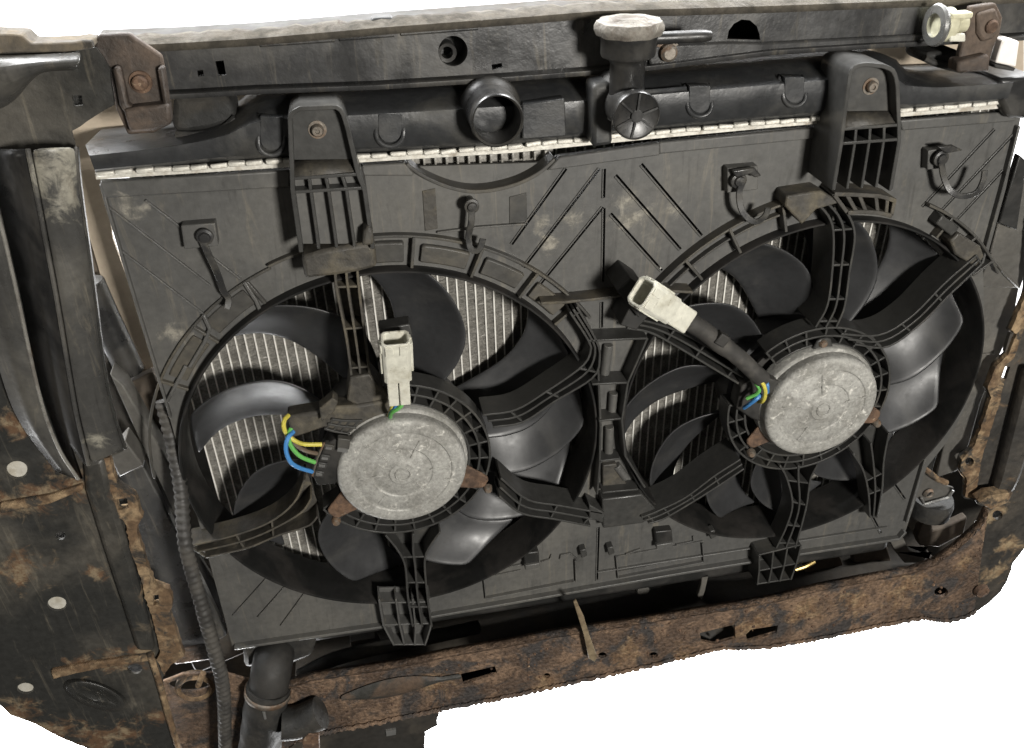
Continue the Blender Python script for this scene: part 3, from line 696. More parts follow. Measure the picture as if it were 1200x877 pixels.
# ------------------------------------------------------------------ motors
def motor(c, r, label, ears, groove):
    root = thing('fan_motor', label, 'motor', (c.x, -.03, c.z), 'round metal fan motors')
    n = 64; prof = [(0, -.0010), (.0105, -.0010), (.0115, 0), (.0130, .0006), (.022, .0006), (.0228, .0012), (.0245, .0012), (.0255, .0004), (r * .70, .0004), (r * .72, .0012), (r * .755, .0012), (r * .775, .0002), (r * .90, 0), (r * .955, .0006), (r * .99, .0024), (r, .005), (r, .011), (r * 1.035, .0125), (r * 1.05, .014), (r * 1.05, .026), (r * .9, .028)]
    m = MB().lathe((c.x, -.036, c.z), prof, n); m.build('housing', MOTOR, root)
    m = MB()
    for a, r0, r1 in groove:
        a = math.radians(a); m.wall([(c.x + r0 * r * math.cos(a), c.z + r0 * r * math.sin(a)), (c.x + r1 * r * math.cos(a), c.z + r1 * r * math.sin(a))], .0014, -.0363, -.034)
    m.build('face_rib', MOTOR, root, bev=.0004)
    m = MB().lathe((c.x, 0, c.z), [(.0055, -.0375), (.0062, -.0382), (.0068, -.0375), (.0068, -.0365)], 32); m.build('shaft_boss', MOTOR, root)
    for (px, py, mt, bx, by) in ears:
        e = U(px, py, -.021); d = Vector((e.x - c.x, 0, e.z - c.z)).normalized(); q = Vector((-d.z, 0, d.x))
        b = Vector((c.x, 0, c.z)) + d * r * .86; t = Vector((e.x, 0, e.z)) + d * .004
        L = [b + q * .015, t + q * .0085 - d * .008, t + q * .0065 - d * .002, t + q * .003, t - q * .003, t - q * .0065 - d * .002, t - q * .0085 - d * .008, b - q * .015]
        eo = MB().prism([(p.x, p.z) for p in L], -.0205, -.0175).build('mounting_ear', mt, root, bev=.0012)
        if mt is COPPER: lab(eo, 'rusty mounting ear')
        p = U(bx, by, -.0215); MB().lathe(p, [(0, -.0022), (.0026, -.0022), (.0036, -.001), (.0042, .003)], 12).build('screw', BOLT, eo)
    return root
GR = [(180, .30, .68), (0, .42, .74), (62, .3, .66), (128, .34, .9), (-50, .3, .5), (232, .5, .7), (-20, .66, .9)]
motL = motor(LM, lr, 'pale grey metal motor with moulded rings on its face, in the left fan', [(392, 602, COPPER, 394, 612), (566, 566, COPPER, 572, 574), (478, 483, COPPER, 474, 486)], GR)
motR = motor(RM, rr_, 'speckled pale grey metal motor at the centre of the right fan', [(882, 520, COPPER, 881, 532), (966, 402, ARM, 965, 403), (1026, 490, COPPER, 1028, 497)], [(100, .3, .7), (170, .4, .8), (10, .4, .8), (240, .4, .7)])

# ------------------------------------------------------------------ plugs and wiring
def shell(m, p0, p1, w, d, wall, nrm, n=8, r=.3):
    """open rectangular tube with cut corners from p0 (closed) to p1 (open)"""
    ax = (p1 - p0).normalized(); u = ax.cross(Vector(nrm)).normalized(); v = u.cross(ax)
    def ring(p, w, d):
        c = min(w, d) * r; out = []
        for sx, sy in ((w - c, -d), (w, -d + c), (w, d - c), (w - c, d), (-w + c, d), (-w, d - c), (-w, -d + c), (-w + c, -d)): out.append(p + u * sx + v * sy)
        return out
    rows = [ring(p0, w, d), ring(p1, w, d), ring(p1 - ax * .0003, w - wall, d - wall), ring(p1 - ax * (p1 - p0).length * .75, w - wall, d - wall)]
    m.grid(rows, True); o = len(m.v) - 32
    m.f += [tuple(range(o, o + 8)), tuple(range(o + 24, o + 32))]
    return u, v, ax
plug = thing('wiring_plug', 'ivory four way plug standing upright above the left motor', 'plug', tuple(U(466, 470, -.045)), 'ivory wiring plugs')
a = U(466, 441, -.047); b = U(463, 396, -.055)
m = MB(); u, v, ax = shell(m, a, b, .0104, .0080, .0019, (0, -1, 0))
m.build('plug_housing', WHITE, plug, bev=.0006)
c0 = U(468, 470, -.044)
m = MB()
for s in (-1, 1): m.box((a + c0) / 2 + u * .0044 * s, u * .0040, v * .0055, (a - c0) / 2)
m.build('plug_neck', WHITE, plug, bev=.0008)
m = MB()
for s in (-1, 1): m.box(a.lerp(b, .55) + u * .0110 * s, u * .0012, v * .004, ax * .014)
m.box(a.lerp(b, .35) - v * .009, u * .004, v * .0012, ax * .012)
m.build('latch_rib', WHITE, plug, bev=.0005)
MB().prism(U2([(444, 386), (480, 380), (484, 394), (446, 398)], -.036), -.036, -.022).build('plug_holder', ARM, shr, bev=.001)
def wire(px, mt, r=.0017, parent=None, y=-.04):
    P = smoothline([U(a, b, c) for a, b, c in px], 20); return MB().tube(P, r, 8).build('wire', mt, parent)
for (x0, x1, mt, dy) in ((470, 459, GRN, -.047), (465, 458, BLU, -.044), (461, 457, YEL, -.041)):
    lab(wire([(x0 + 4 if mt is GRN else x0, 468, dy), (x0 - 1, 477, dy), (x1, 484, dy + .006), (x1 - 2, 490, dy + .02)], mt, parent=plug), {YEL: 'yellow wire', BLU: 'blue wire', GRN: 'green wire'}[mt])
loom = thing('motor_connector', 'black connector with metal pins and four wires left of the left motor', 'connector', tuple(U(385, 545, -.03)))
ux = (U(398, 545, -.03) - U(380, 541, -.03)).normalized(); p = U(392, 536, -.03)
MB().prism(U2([(366, 556), (382, 520), (392, 514), (412, 514), (410, 530), (398, 548), (394, 566), (372, 568)], -.03), -.032, -.014).build('connector_housing', DARK, loom, bev=.0014)
for (x, y_) in ((384, 524), (379.5, 536), (376, 545), (372.5, 555)):
    MB().prism(U2([(x - 3, y_ - 4), (x + 8, y_ - 2), (x + 6, y_ + 4), (x - 5, y_ + 2)], -.0335), -.0345, -.028).build('terminal_bay', ARM, loom, bev=.0006)
    MB().prism(U2([(x - 2.2, y_ + .2), (x + 5, y_ + 1.2), (x + 4.4, y_ + 3.2), (x - 2.8, y_ + 2.4)], -.0352), -.0354, -.034).build('pin', TIN, loom)
MB().prism(U2([(396, 513), (411, 515), (409, 527), (395, 525)], -.035), -.036, -.03).build('latch_block', ARM, loom, bev=.0008)
MB().prism(U2([(396, 525), (408, 527), (407, 531), (395, 529)], -.0365), -.0367, -.035).build('pin', TIN, loom)
MB().tube(UP([(380, 519), (372, 537), (366, 558)], -.036), .0009, 6).build('retainer_wire', BOLT, loom)
for px, mt, nm in (([(338, 487, -.03), (333, 493, -.036), (333, 503, -.038), (338, 511, -.034), (348, 518, -.036), (358, 521, -.038), (377, 521, -.036)], YEL, 'yellow wire'),
                   ([(342, 512, -.03), (348, 522, -.034), (360, 529, -.036), (374, 532, -.034)], BRN, 'brown wire'),
                   ([(341, 502, -.034), (338, 511, -.038), (341, 523, -.04), (352, 535, -.04), (369, 542, -.036)], GRN, 'green wire'),
                   ([(344, 506, -.036), (337, 514, -.042), (335, 527, -.044), (340, 541, -.044), (350, 548, -.042), (366, 553, -.036)], BLU, 'blue wire')):
    lab(wire(px, mt, .0018, loom), nm)

def collar(p0, p1, w, d, u, v, ax, par):
    for sx, sy, lu, lv in ((-.55, -1, .26, 0), (0, -1, .16, 0), (.55, -1, .26, 0), (-1, -.4, 0, .3), (-1, .45, 0, .25), (1, -.4, 0, .3), (1, .45, 0, .25), (-.5, 1, .28, 0), (.5, 1, .28, 0)):
        hu = u * (w * lu if lu else .0011); hv = v * (d * lv if lv else .0011)
        MB().box(p0.lerp(p1, .84) + u * w * sx + v * d * sy, hu, hv, ax * (.0042 if lu else .0036)).build('collar_lug', WHITE, par, bev=.0004)
    for sx in (-.42, .05, .5):
        MB().box(p0.lerp(p1, .35) + u * w * sx - v * (d + .0003), u * .0006, v * .0008, ax * .0075).build('groove_strip', GROOVEM, par)  # raised dark strips drawn as the shade in grooves
collar(a, b, .0104, .0080, u, v, ax, plug)
plug2 = thing('wiring_plug', 'ivory plug lying at an angle on a black sleeved cable by the right fan', 'plug', tuple(U(770, 355, -.05)), 'ivory wiring plugs')
a = U(783, 362, -.052); b = U(751, 342, -.062)
m = MB(); u, v, ax = shell(m, a, b, .0112, .0092, .0021, (0, -1, 0.3)); m.build('plug_housing', WHITE, plug2, bev=.0007)
collar(a, b, .0112, .0092, u, v, ax, plug2)
c1 = U(803, 375, -.049)
m = MB(); m.box((a + c1) / 2, u * .0098, v * .0075, (c1 - a) / 2); m.build('plug_neck', WHITE, plug2, bev=.0014)
m = MB()
for s in (-.55, .1, .6): m.box(a.lerp(b, .5) - v * .0092 + u * .010 * s, u * .0016, v * .0010, ax * .015)
for s in (-1, 1): m.box(a.lerp(b, .55) + u * .0116 * s, u * .001, v * .005, ax * .012)
m.build('latch_rib', WHITE, plug2, bev=.0005)
P = smoothline([U(a_, b_, c_) for a_, b_, c_ in ((802, 374, -.049), (822, 386, -.046), (840, 400, -.044), (862, 416, -.043), (884, 436, -.041), (893, 444, -.038))], 24)
MB().tube(P, [.0075] * 9 + [.0078] * 3 + [.0072] * 12, 14).build('cable_sleeve', CONDUIT, plug2)
q = U(845, 397, -.05); MB().box(q, (.004, 0, -.003), (0, .004, 0), (.003, 0, .004)).build('sleeve_clip', DARK, plug2, bev=.001)
for px, mt, nm in (([(888, 442, -.042), (894, 450, -.045), (897, 460, -.044), (894, 470, -.04), (889, 471, -.03)], YEL, 'yellow wire'), ([(886, 449, -.038), (890, 456, -.04), (886, 462, -.038), (875, 467, -.034)], GRN, 'green wire'),
                   ([(892, 462, -.038), (886, 468, -.04), (878, 474, -.036), (872, 478, -.03)], BLU, 'blue wire'), ([(896, 444, -.034), (899, 452, -.04), (899, 460, -.036)], BLU, 'blue wire')):
    lab(wire(px, mt, .0018, plug2), nm)
sock = thing('motor_connector', 'black socket and cover on the upper left rim of the right motor', 'connector', tuple(U(890, 465, -.02)))
MB().prism(U2([(868, 452), (884, 440), (902, 442), (926, 452), (918, 470), (905, 484), (900, 496), (880, 490), (862, 478)], -.022), -.024, -.008).build('socket_body', DARK, sock, bev=.0015)
MB().prism(U2([(896, 441), (912, 446), (910, 462), (900, 460)], -.028), -.03, -.02).build('socket_latch', ARM, sock, bev=.001)

# ------------------------------------------------------------------ cable clips on the shroud
def clip(px, py, strap, label, rad_=.007, arm=None):
    root = thing('cable_clip', label, 'clip', tuple(U(px, py, 0)), 'cable clips on the shroud')
    c = U(px, py, -.014)
    MB().lathe((c.x, 0, c.z), [(0, -.0172), (rad_ * .42, -.0168), (rad_ * .5, -.0150), (rad_ * .72, -.0145), (rad_ * .74, -.0125), (rad_ * .45, -.0115), (rad_ * .4, 0)], 24).build('clip_head', CLIPM, root)
    P = smoothline([U(a, b, y) for a, b, y in strap], 22)
    rows = []
    for i, p in enumerate(P):
        d = (P[min(i + 1, 21)] - P[max(i - 1, 0)]).normalized(); s_ = Vector((d.z, 0, -d.x)); s_ = s_.normalized() * .0024 if s_.length > .1 else Vector((.0024, 0, 0)); yv = d.cross(s_).normalized() * .0009
        rows.append([p + s_ + yv, p - s_ + yv, p - s_ - yv, p + s_ - yv])
    MB().grid(rows, True).build('strap', CLIPM, root, bev=.0004)
    if arm:
        MB().prism(U2(arm, -.015), -.0162, -.0125).build('clip_wing', CLIPM, root, bev=.001)
    return root
clip(240, 278, [(238, 284, -.014), (246, 302, -.014), (256, 324, -.012), (262, 342, -.01), (268, 350, -.009), (266, 362, -.012)], 'clip with a straight strap hanging down, top left of the shroud', .008)
clip(553, 242, [(553, 246, -.014), (552, 262, -.014), (549, 278, -.012), (552, 292, -.013), (561, 293, -.014), (566, 280, -.014)], 'small round clip with hooked strap, under the curved notch', .0075)
clip(866, 212, [(870, 214, -.016), (866, 228, -.016), (870, 248, -.018), (884, 260, -.02), (896, 254, -.022), (900, 244, -.022)], 'clip with a curled strap, right of the blanked outlet stub', .0085, [(858, 200), (884, 196), (892, 206), (884, 208), (878, 204), (862, 208)])
clip(1103, 186, [(1103, 190, -.016), (1106, 208, -.016), (1114, 224, -.02), (1128, 230, -.022), (1144, 226, -.024), (1152, 212, -.024), (1154, 200, -.022)], 'clip with a long curled strap, near the right end of the shroud', .0085, [(1098, 172), (1116, 170), (1128, 176), (1118, 178), (1108, 180)])

# ------------------------------------------------------------------ left body frame
lf = thing('front_body_frame', 'black painted car front frame panel with rust, left of the radiator', 'body panel', tuple(U(60, 860, -.02)))
out = [(-40, 46), (60, 58), (112, 56), (128, 80), (133, 123), (84, 155), (90, 185), (107, 320), (123, 440), (145, 528), (126, 538), (135, 568), (155, 580), (165, 605), (158, 620), (166, 645), (172, 664), (180, 684), (196, 690), (201, 704), (197, 716), (214, 768), (198, 778), (190, 797), (212, 900),
       (118, 884), (70, 864), (40, 848), (12, 838), (0, 826), (-40, 812)]
L2 = U2(out, -.02); L2 = [tuple(p) for p in jitter(L2, .006, .0004)]
hl = [[tuple(p) for p in U2([(x + rx * math.cos(t * math.pi / 10), y_ + ry * math.sin(t * math.pi / 10)) for t in range(20)], -.02)] for x, y_, rx, ry in ((20, 551, 13, 10.5), (67, 708, 11.5, 8.5), (30, 807, 10, 6.5), (158, 784, 9, 6), (71, 628, 6, 5))]
hl.append(U2([(84, 112), (96, 112), (97, 124), (86, 125)], -.02))
hl.append(U2([(135, 584), (150, 583), (152, 596), (137, 598)], -.02))
hl.append(U2([(178, 697), (187, 696), (188, 707), (179, 709)], -.02))
MB().prism(L2, -.02, -.0175, hl).build('side_panel', FRAME, lf)
for x, y_, q in ((158, 784, 16), (71, 628, 11), (90, 119, 13), (144, 590, 14), (183, 703, 10)):
    MB().prism(U2(circ((x, y_), q, 16), -.010), -.010, -.006).build('dark_hole_back', DARK, lf)  # dark discs put behind these holes to paint their shade
for x, y_, rx, ry in ((20, 551, 13, 10.5), (67, 708, 11.5, 8.5), (30, 807, 10, 6.5)):
    MB().prism(U2([(x + (rx + 1.5) * math.cos(t * math.pi / 10), y_ + (ry + 1.5) * math.sin(t * math.pi / 10)) for t in range(20)], -.018), -.0172, -.015).build('hole_disc', DISCM, lf, bev=.0004)  # pale discs sit just behind these holes
# folded rail running down beside the radiator
def loft(cols, n, name, mt, parent, solid=.0016, sub=0):
    R = [smoothline([U(a, b, y) for a, b in pts], n) for pts, y in cols]
    return MB().grid(R).build(name, mt, parent, solid=solid, sub=sub)
c0 = [(-60, 175), (-40, 268), (-20, 360), (2, 440), (24, 495), (66, 552)]
c1 = [(-24, 175), (2, 268), (20, 345), (35, 415), (46, 462), (56, 495), (72, 532), (92, 562)]
c1b = [(-14, 175), (8, 268), (26, 345), (40, 415), (51, 462), (61, 492), (76, 530), (96, 561)]
c2 = [(30, 175), (46, 255), (64, 350), (79, 440), (88, 490), (101, 545)]
c2b = [(35, 174), (51, 254), (69, 350), (84, 440), (93, 490), (106, 544)]
c3 = [(58, 173), (68, 254), (84, 350), (98, 440), (108, 488), (122, 538)]
c4 = [(88, 172), (93, 222), (107, 322), (123, 442), (134, 490), (146, 526)]
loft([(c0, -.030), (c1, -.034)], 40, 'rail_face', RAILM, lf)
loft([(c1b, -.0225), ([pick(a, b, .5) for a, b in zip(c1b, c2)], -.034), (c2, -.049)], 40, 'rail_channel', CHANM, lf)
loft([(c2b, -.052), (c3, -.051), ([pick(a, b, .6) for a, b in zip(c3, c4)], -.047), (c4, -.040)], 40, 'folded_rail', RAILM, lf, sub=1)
MB().tube(smoothline([U(a, b, -.0345) for a, b in c1], 50), .0013, 8).build('rail_highlight_bead', BEADM, lf)
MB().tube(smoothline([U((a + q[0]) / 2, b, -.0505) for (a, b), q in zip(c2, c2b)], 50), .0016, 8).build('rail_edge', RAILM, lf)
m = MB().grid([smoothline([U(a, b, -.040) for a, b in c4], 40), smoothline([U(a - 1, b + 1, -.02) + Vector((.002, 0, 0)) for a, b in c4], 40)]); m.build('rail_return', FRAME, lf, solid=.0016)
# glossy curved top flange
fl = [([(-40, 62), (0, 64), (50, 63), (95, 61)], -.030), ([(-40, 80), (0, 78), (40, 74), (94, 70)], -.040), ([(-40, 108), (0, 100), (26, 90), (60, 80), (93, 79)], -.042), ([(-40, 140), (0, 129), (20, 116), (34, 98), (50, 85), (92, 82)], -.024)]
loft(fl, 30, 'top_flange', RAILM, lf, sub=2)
MB().prism([tuple(p) for p in jitter(U2([(-40, 40), (14, 40), (26, 42), (35, 51), (108, 48), (110, 58), (60, 62), (-40, 64)], -.03), .005, .0004)], -.03, -.01).build('top_lip', mat('dusty_flange', (.085, .072, .055), (.14, .115, .08), rough=.75, scale=50, fine=.3, c3=(.04, .036, .03), s3=60, lo3=.54, hi3=.66, bump=.6), lf, bev=.001)
# lower pressings
MB().prism(U2([(0, 590), (60, 580), (96, 568), (98, 574), (60, 590), (0, 602)], -.023), -.024, -.019).build('seam', EDGE, lf, bev=.0015)
MB().prism([tuple(p) for p in jitter(U2([(60, 786), (100, 778), (140, 772), (176, 767), (180, 774), (140, 780), (100, 787), (62, 796)], -.023), .004, .0006)], -.0235, -.019).build('seam', EDGE, lf, bev=.0012)
MB().tube(smoothline(UP([(176, 767), (186, 797), (198, 840), (210, 880)], -.024), 14), .003, 8).build('gusset_edge', EDGE, lf)
rag = [(122, 537), (128, 536), (138, 566), (158, 580), (167, 605), (160, 620), (172, 660), (181, 684), (198, 690), (203, 705), (199, 716), (216, 768), (200, 779), (192, 790), (184, 772), (188, 764), (178, 720), (170, 700), (166, 680), (152, 640), (147, 612), (134, 600), (128, 572)]
hl2 = [U2([(137, 584), (149, 583), (151, 595), (139, 597)], -.024), U2([(179, 697), (186, 696), (187, 707), (180, 709)], -.024)]
MB().prism([tuple(p) for p in jitter(U2(rag, -.024), .003, .0006)], -.025, -.0185, hl2).build('ragged_flange', EDGE, lf)
MB().prism(U2([(97, 541), (122, 536), (130, 574), (150, 640), (164, 690), (176, 735), (182, 762), (160, 762), (140, 700), (120, 640), (100, 575)], -.026), -.028, -.018).build('flange_fold', FRAME, lf, bev=.004)
# oval dimple
m = MB(); rows = []
for k in range(33):
    a = 2 * math.pi * k / 32; rows.append([U(112 + rx * math.cos(a) + ry * .5 * math.sin(a) * .4, 815 + ry * math.sin(a) + .25 * rx * math.cos(a), y_) for rx, ry, y_ in ((38, 17, -.0205), (33, 14, -.026), (27, 10, -.0265), (21, 7, -.0215), (1, 1, -.0205))])
m.grid(rows); m.build('oval_dimple', FRAME, lf, sub=1)
MB().prism(U2([(186, 799), (214, 788), (262, 786), (330, 806), (350, 850), (360, 910), (212, 910)], -.004), -.006, -.003, [U2([(222 + 24 * math.cos(t * .3142), 801 + 7 * math.sin(t * .3142)) for t in range(20)], -.004)]).build('corner_plate', RUSTM, lf, bev=.001)
MB().lathe(U(229, 803, -.002), [(.013, -.004), (.016, -.007), (.019, -.004), (.018, .004)], 24).build('eyelet', EDGE, lf)
MB().tube(UP([(238, 789), (232, 804)], -.008), .003, 8).build('stud', EDGE, lf)
MB().prism(U2([(204, 764), (250, 757), (260, 772), (204, 780)], .012), .012, .018).build('corner_lip', RUSTM, lf, bev=.002)

# plastic air guide between frame and radiator on the left
ag = thing('air_guide', 'dark plastic air guide strips between left frame and radiator', 'air guide', tuple(U(180, 640, .03)))
def slab(q, y, t, nm, mt, par, bev=.0015): return MB().prism(U2(q, y), y, y + t).build(nm, mt, par, bev=bev)
slab([(128, 438), (145, 452), (178, 510), (209, 563), (212, 610), (204, 602), (165, 520)], .022, .02, 'guide_strip', GREYP, ag)
slab([(146, 452), (178, 436), (196, 476), (199, 530), (207, 555), (178, 508)], .045, .01, 'guide_web', BROWNP, ag)
slab([(128, 536), (146, 516), (168, 546), (140, 560)], .004, .02, 'guide_block', GREYP, ag)
slab([(130, 560), (168, 546), (218, 645), (266, 745), (216, 775), (160, 690)], .022, .01, 'guide_plate', STEEL, ag)
slab([(118, 410), (132, 430), (168, 520), (206, 600), (226, 640), (300, 760), (230, 790), (110, 560)], .05, .006, 'guide_back', SHADE, ag)
MB().tube(UP([(104, 330), (122, 370), (153, 436)], .052), .0115, 18).build('guide_tube', NECKM, ag, bev=.001)
slab([(97, 245), (112, 256), (131, 289), (126, 328), (132, 360), (190, 460), (170, 460), (100, 330)], .075, .006, 'guide_backing', BROWNP, ag)
bs_ = MB().prism(U2([(72, 100), (106, 66), (238, 60), (238, 172), (190, 172), (118, 180), (132, 280), (190, 440), (180, 446), (120, 330), (88, 220)], .068), .068, .071).build('stand_in_sheet', BEIGE)  # added sheet stands in for the garage beyond and blocks backdrop glare
tag(bs_, 'added beige sheet for the garage background glimpsed between left frame and radiator end', 'sheet', 'added beige sheets behind the radiator')
bs_ = MB().prism(U2([(240, 58), (480, 40), (700, 24), (900, 14), (1112, 6), (1200, 4), (1200, 110), (1116, 106), (1040, 104), (980, 90), (700, 105), (300, 130), (262, 125)], .068), .068, .071).build('stand_in_sheet', BEIGE)  # second stand-in, raised behind the beam against glare on the tank
tag(bs_, 'long added beige sheet for the garage background above the radiator tank, under the top crossmember', 'sheet', 'added beige sheets behind the radiator')

# ------------------------------------------------------------------ upper crossmember
ub = thing('upper_crossmember', 'long black steel crossmember over the radiator with a dusty lip', 'crossmember', tuple(U(600, 60, .02)))
YB = .0
fo = [(104, 56), (200, 52), (300, 46), (450, 33), (600, 22), (700, 14), (900, 8), (1215, -4), (1215, 40), (1108, 46), (1013, 51), (900, 56), (866, 70), (760, 75), (600, 88), (440, 98), (300, 103), (218, 108), (120, 112)]
hh = []
c = U(531, 60, YB); hh.append([(c.x + .0098 * math.cos(t * .2618), c.z + .0098 * math.sin(t * .2618)) for t in range(24)])
hh.append(U2([(538, 49), (545, 52), (549, 60), (551, 68), (536, 71)], YB))
hh.append(U2([(852, 46), (854, 36), (860, 28), (869, 23), (879, 24), (887, 31), (890, 40), (891, 47)], YB))
hh.append(U2([(252, 72), (262, 71), (265, 88), (256, 89)], YB)); hh.append(U2([(231, 83), (238, 82), (239, 89), (232, 90)], YB))
hh.append(U2([(576, 76), (588, 74), (589, 79), (577, 82)], YB))
hh = [hh[0]] + hh[2:]
MB().prism(U2(fo, YB), YB, YB + .003, hh).build('front_web', STEEL, ub)
MB().lathe((c.x, 0, c.z), [(.0098, YB - .0006), (.0102, YB + .003), (.0098, YB + .022), (0, YB + .023)], 24).build('dark_hole_back', DARK, ub)  # dark cup added so the hole reads black
MB().lathe(U(524, 62, YB + .006), [(.004, .0), (.0062, -.001), (.0066, .0), (.0066, .012), (.004, .012), (.004, 0)], 24).build('hole_tube', STEEL, ub)
up_ = U2([(104, 57), (200, 53), (300, 47), (450, 34), (600, 23), (700, 15), (900, 9), (1215, -3)], YB)
rows = []
for x, z in [tuple(p) for p in resample(up_, 120)]:
    j = random.uniform(-.0006, .0006)
    rows.append([(x, YB - .001, z - .003), (x, YB - .002, z + .001), (x, YB + .003, z + .0022 + j), (x, YB + .008 + j * 2, z + .0034 + j), (x, YB + .013 + j * 4, z + .0036 + j)])
MB().grid(rows).build('top_lip', mat('dusty_lip', (.085, .074, .057), (.052, .046, .036), rough=.8, scale=50, fine=.3, c3=(.06, .05, .04), s3=70, lo3=.54, hi3=.68, bump=.6, bdist=.001), ub, solid=.002)
lo_ = U2([(108, 112), (218, 108), (300, 103), (440, 98), (600, 88), (760, 76), (900, 58), (1013, 51), (1108, 46), (1215, 40)], YB)
rows = [[(x, YB - .0005, z + .0012), (x, YB - .006, z), (x, YB - .006, z - .0025)] for x, z in [tuple(p) for p in resample(lo_, 80)]]
MB().grid(rows).build('lower_flange', STEEL, ub, solid=.0016)
MB().prism(U2([(756, 53), (853, 48), (891, 49), (1100, 38), (1100, 49), (900, 63), (760, 76)], YB), YB - .004, YB).build('lower_step', STEEL, ub, bev=.0015)
MB().lathe(U(782, 61, YB - .004), [(0, -.006), (.004, -.006), (.006, -.004), (.006, 0), (.009, .0005)], 18).build('bolt', BOLT, ub)
for q in ([(434, 23), (438, 21), (458, 20), (462, 23), (460, 28), (436, 29)],):
    MB().prism(U2(q, .01), .008, .02).build('edge_clip', DARK, ub, bev=.002)
MB().prism(U2([(740, 8), (760, 0), (1000, -12), (1215, -20), (1215, -6), (900, 5), (760, 12)], .034), .034, .05).build('rear_lip', GREYP, ub, bev=.003)
m = MB()
for (a, b) in (((305, 53), (392, 47)), ((398, 46), (462, 41)), ((470, 40), (560, 33))): m.tube(UP([a, b], YB - .0008), .0014, 6)
m.build('crease', STEEL, ub)

MB().prism(U2([(104, 62), (300, 52), (600, 28), (900, 12), (1215, 0), (1215, 36), (1013, 48), (900, 54), (600, 86), (300, 101), (120, 110)], YB), YB + .045, YB + .048).build('rear_backing', SHADE, ub)  # added to darken the holes and keep backdrop glare off the tank
rows = [[(x, YB + .003, z + .001), (x, YB + .046, z + .001), (x, YB + .046, z + .004)] for x, z in [tuple(p) for p in resample(lo_, 40)]]
MB().grid(rows).build('bottom_blocker', SHADE, ub, solid=.0016)  # added unseen plate, shades the tank top from the backdrop
rows = [[(x, YB + .003, z), (x, YB + .046, z + .001)] for x, z in [tuple(p) for p in resample(up_, 40)]]
MB().grid(rows).build('top_blocker', SHADE, ub, solid=.0016)  # added unseen plate closing the box against backdrop light
# brackets bolted to the crossmember
def bracket(outl, bolt, y, label, extra, t=.006):
    root = thing('mount_bracket', label, 'bracket', tuple(U(*bolt, y)), 'rusty mount brackets on the crossmember')
    MB().prism([tuple(p) for p in jitter(U2(outl, y), .006, .0003)], y, y + t).build('bracket_plate', BRACK, root, bev=.0014)
    MB().lathe(U(*bolt, y), [(0, -.006), (.0034, -.006), (.0046, -.005), (.005, -.0015), (.0068, -.0015), (.007, 0)], 20).build('bolt', COPPER, root)
    for q, y0, y1, nm in extra: MB().prism(U2(q, y0), y0, y1).build(nm, BRACK, root, bev=.002)
    return root
bracket([(113, 45), (116, 41), (152, 39), (158, 44), (190, 66), (201, 146), (180, 156), (150, 158), (136, 130), (127, 78), (106, 66)], (165, 96), -.016, 'brown weathered bracket with a bolt at the left end of the crossmember',
        [([(131, 80), (140, 78), (150, 122), (160, 132), (150, 140), (140, 125)], -.024, -.016, 'bracket_flange'), ([(184, 80), (192, 78), (201, 140), (194, 142)], -.024, -.016, 'bracket_flange'), ([(144, 128), (198, 122), (201, 146), (180, 154), (152, 156)], -.026, -.014, 'bracket_foot')])
bracket([(1138, 8), (1168, 4), (1176, 20), (1172, 40), (1164, 58), (1158, 82), (1122, 84), (1126, 60), (1133, 36)], (1158, 30), -.018, 'brown weathered bracket with a rusty bolt, right end of the crossmember',
        [([(1146, 16), (1168, 10), (1172, 22), (1166, 46), (1152, 50), (1146, 40)], -.021, -.016, 'bracket_pad'), ([(1124, 72), (1160, 64), (1160, 84), (1122, 86)], -.026, -.012, 'bracket_foot')])
def bush(q, y, label, rim):
    r_ = thing('rubber_bush', label, 'bush', tuple(U(*q[0], y)), 'black rubber radiator bushes')
    MB().prism(U2(q, y), y, y + .03).build('bush_body', RUBBER, r_, bev=.004)
    MB().tube(smoothline(UP(rim, y - .002), 14), .0026, 8).build('bush_rim', RUBBER, r_)
bush([(203, 113), (262, 112), (276, 126), (276, 144), (250, 152), (214, 158), (201, 152)], .004, 'black rubber bush right of the left weathered bracket', [(206, 158), (235, 158), (262, 150), (276, 138)])
bush([(1084, 66), (1090, 62), (1124, 58), (1124, 84), (1106, 82), (1086, 74)], .002, 'black rubber bush under the cream fitting at the right end', [(1083, 68), (1096, 74), (1118, 80), (1128, 82)])
fit = thing('plastic_fitting', 'cream plastic fitting with a metal ring beside the right bracket', 'fitting', tuple(U(1110, 30, -.01)))
P = U(1094, 30, -.02); Q = U(1122, 28, -.02); ax = (Q - P).normalized()
MB().lathe(P, [(.008, 0), (.0135, 0), (.0145, .002), (.0135, .004), (.008, .004), (.008, 0)], 28, axis=tuple(ax)).build('metal_ring', TIN, fit)
MB().lathe(P, [(0, .003), (.009, .003), (.0115, .006), (.0115, .012), (.009, .014), (.006, .018), (.006, .024), (0, .024)], 28, axis=tuple(ax)).build('fitting_body', CREAM, fit)
MB().prism(U2([(1112, 15), (1138, 13), (1136, 21), (1112, 23)], -.026), -.03, -.02).build('fitting_arm', CREAM, fit, bev=.0015)
MB().prism(U2([(1110, 39), (1128, 38), (1128, 48), (1109, 48)], -.026), -.03, -.018).build('fitting_tab', WHITE, fit, bev=.0012)
wb = thing('white_block', 'small white block right of the right weathered bracket', 'block', tuple(U(1182, 80, -.01)))
MB().prism(U2([(1175, 47), (1187, 46), (1195, 49), (1191, 79), (1167, 74)], -.02), -.02, .0).build('block_face', mat('white_block', (.80, .76, .72), rough=.6, fine=.05), wb, bev=.0012)
MB().prism(U2([(1166, 75), (1191, 80), (1188, 84), (1166, 80)], -.0195), -.0195, .0).build('block_foot', DARK, wb, bev=.0008)

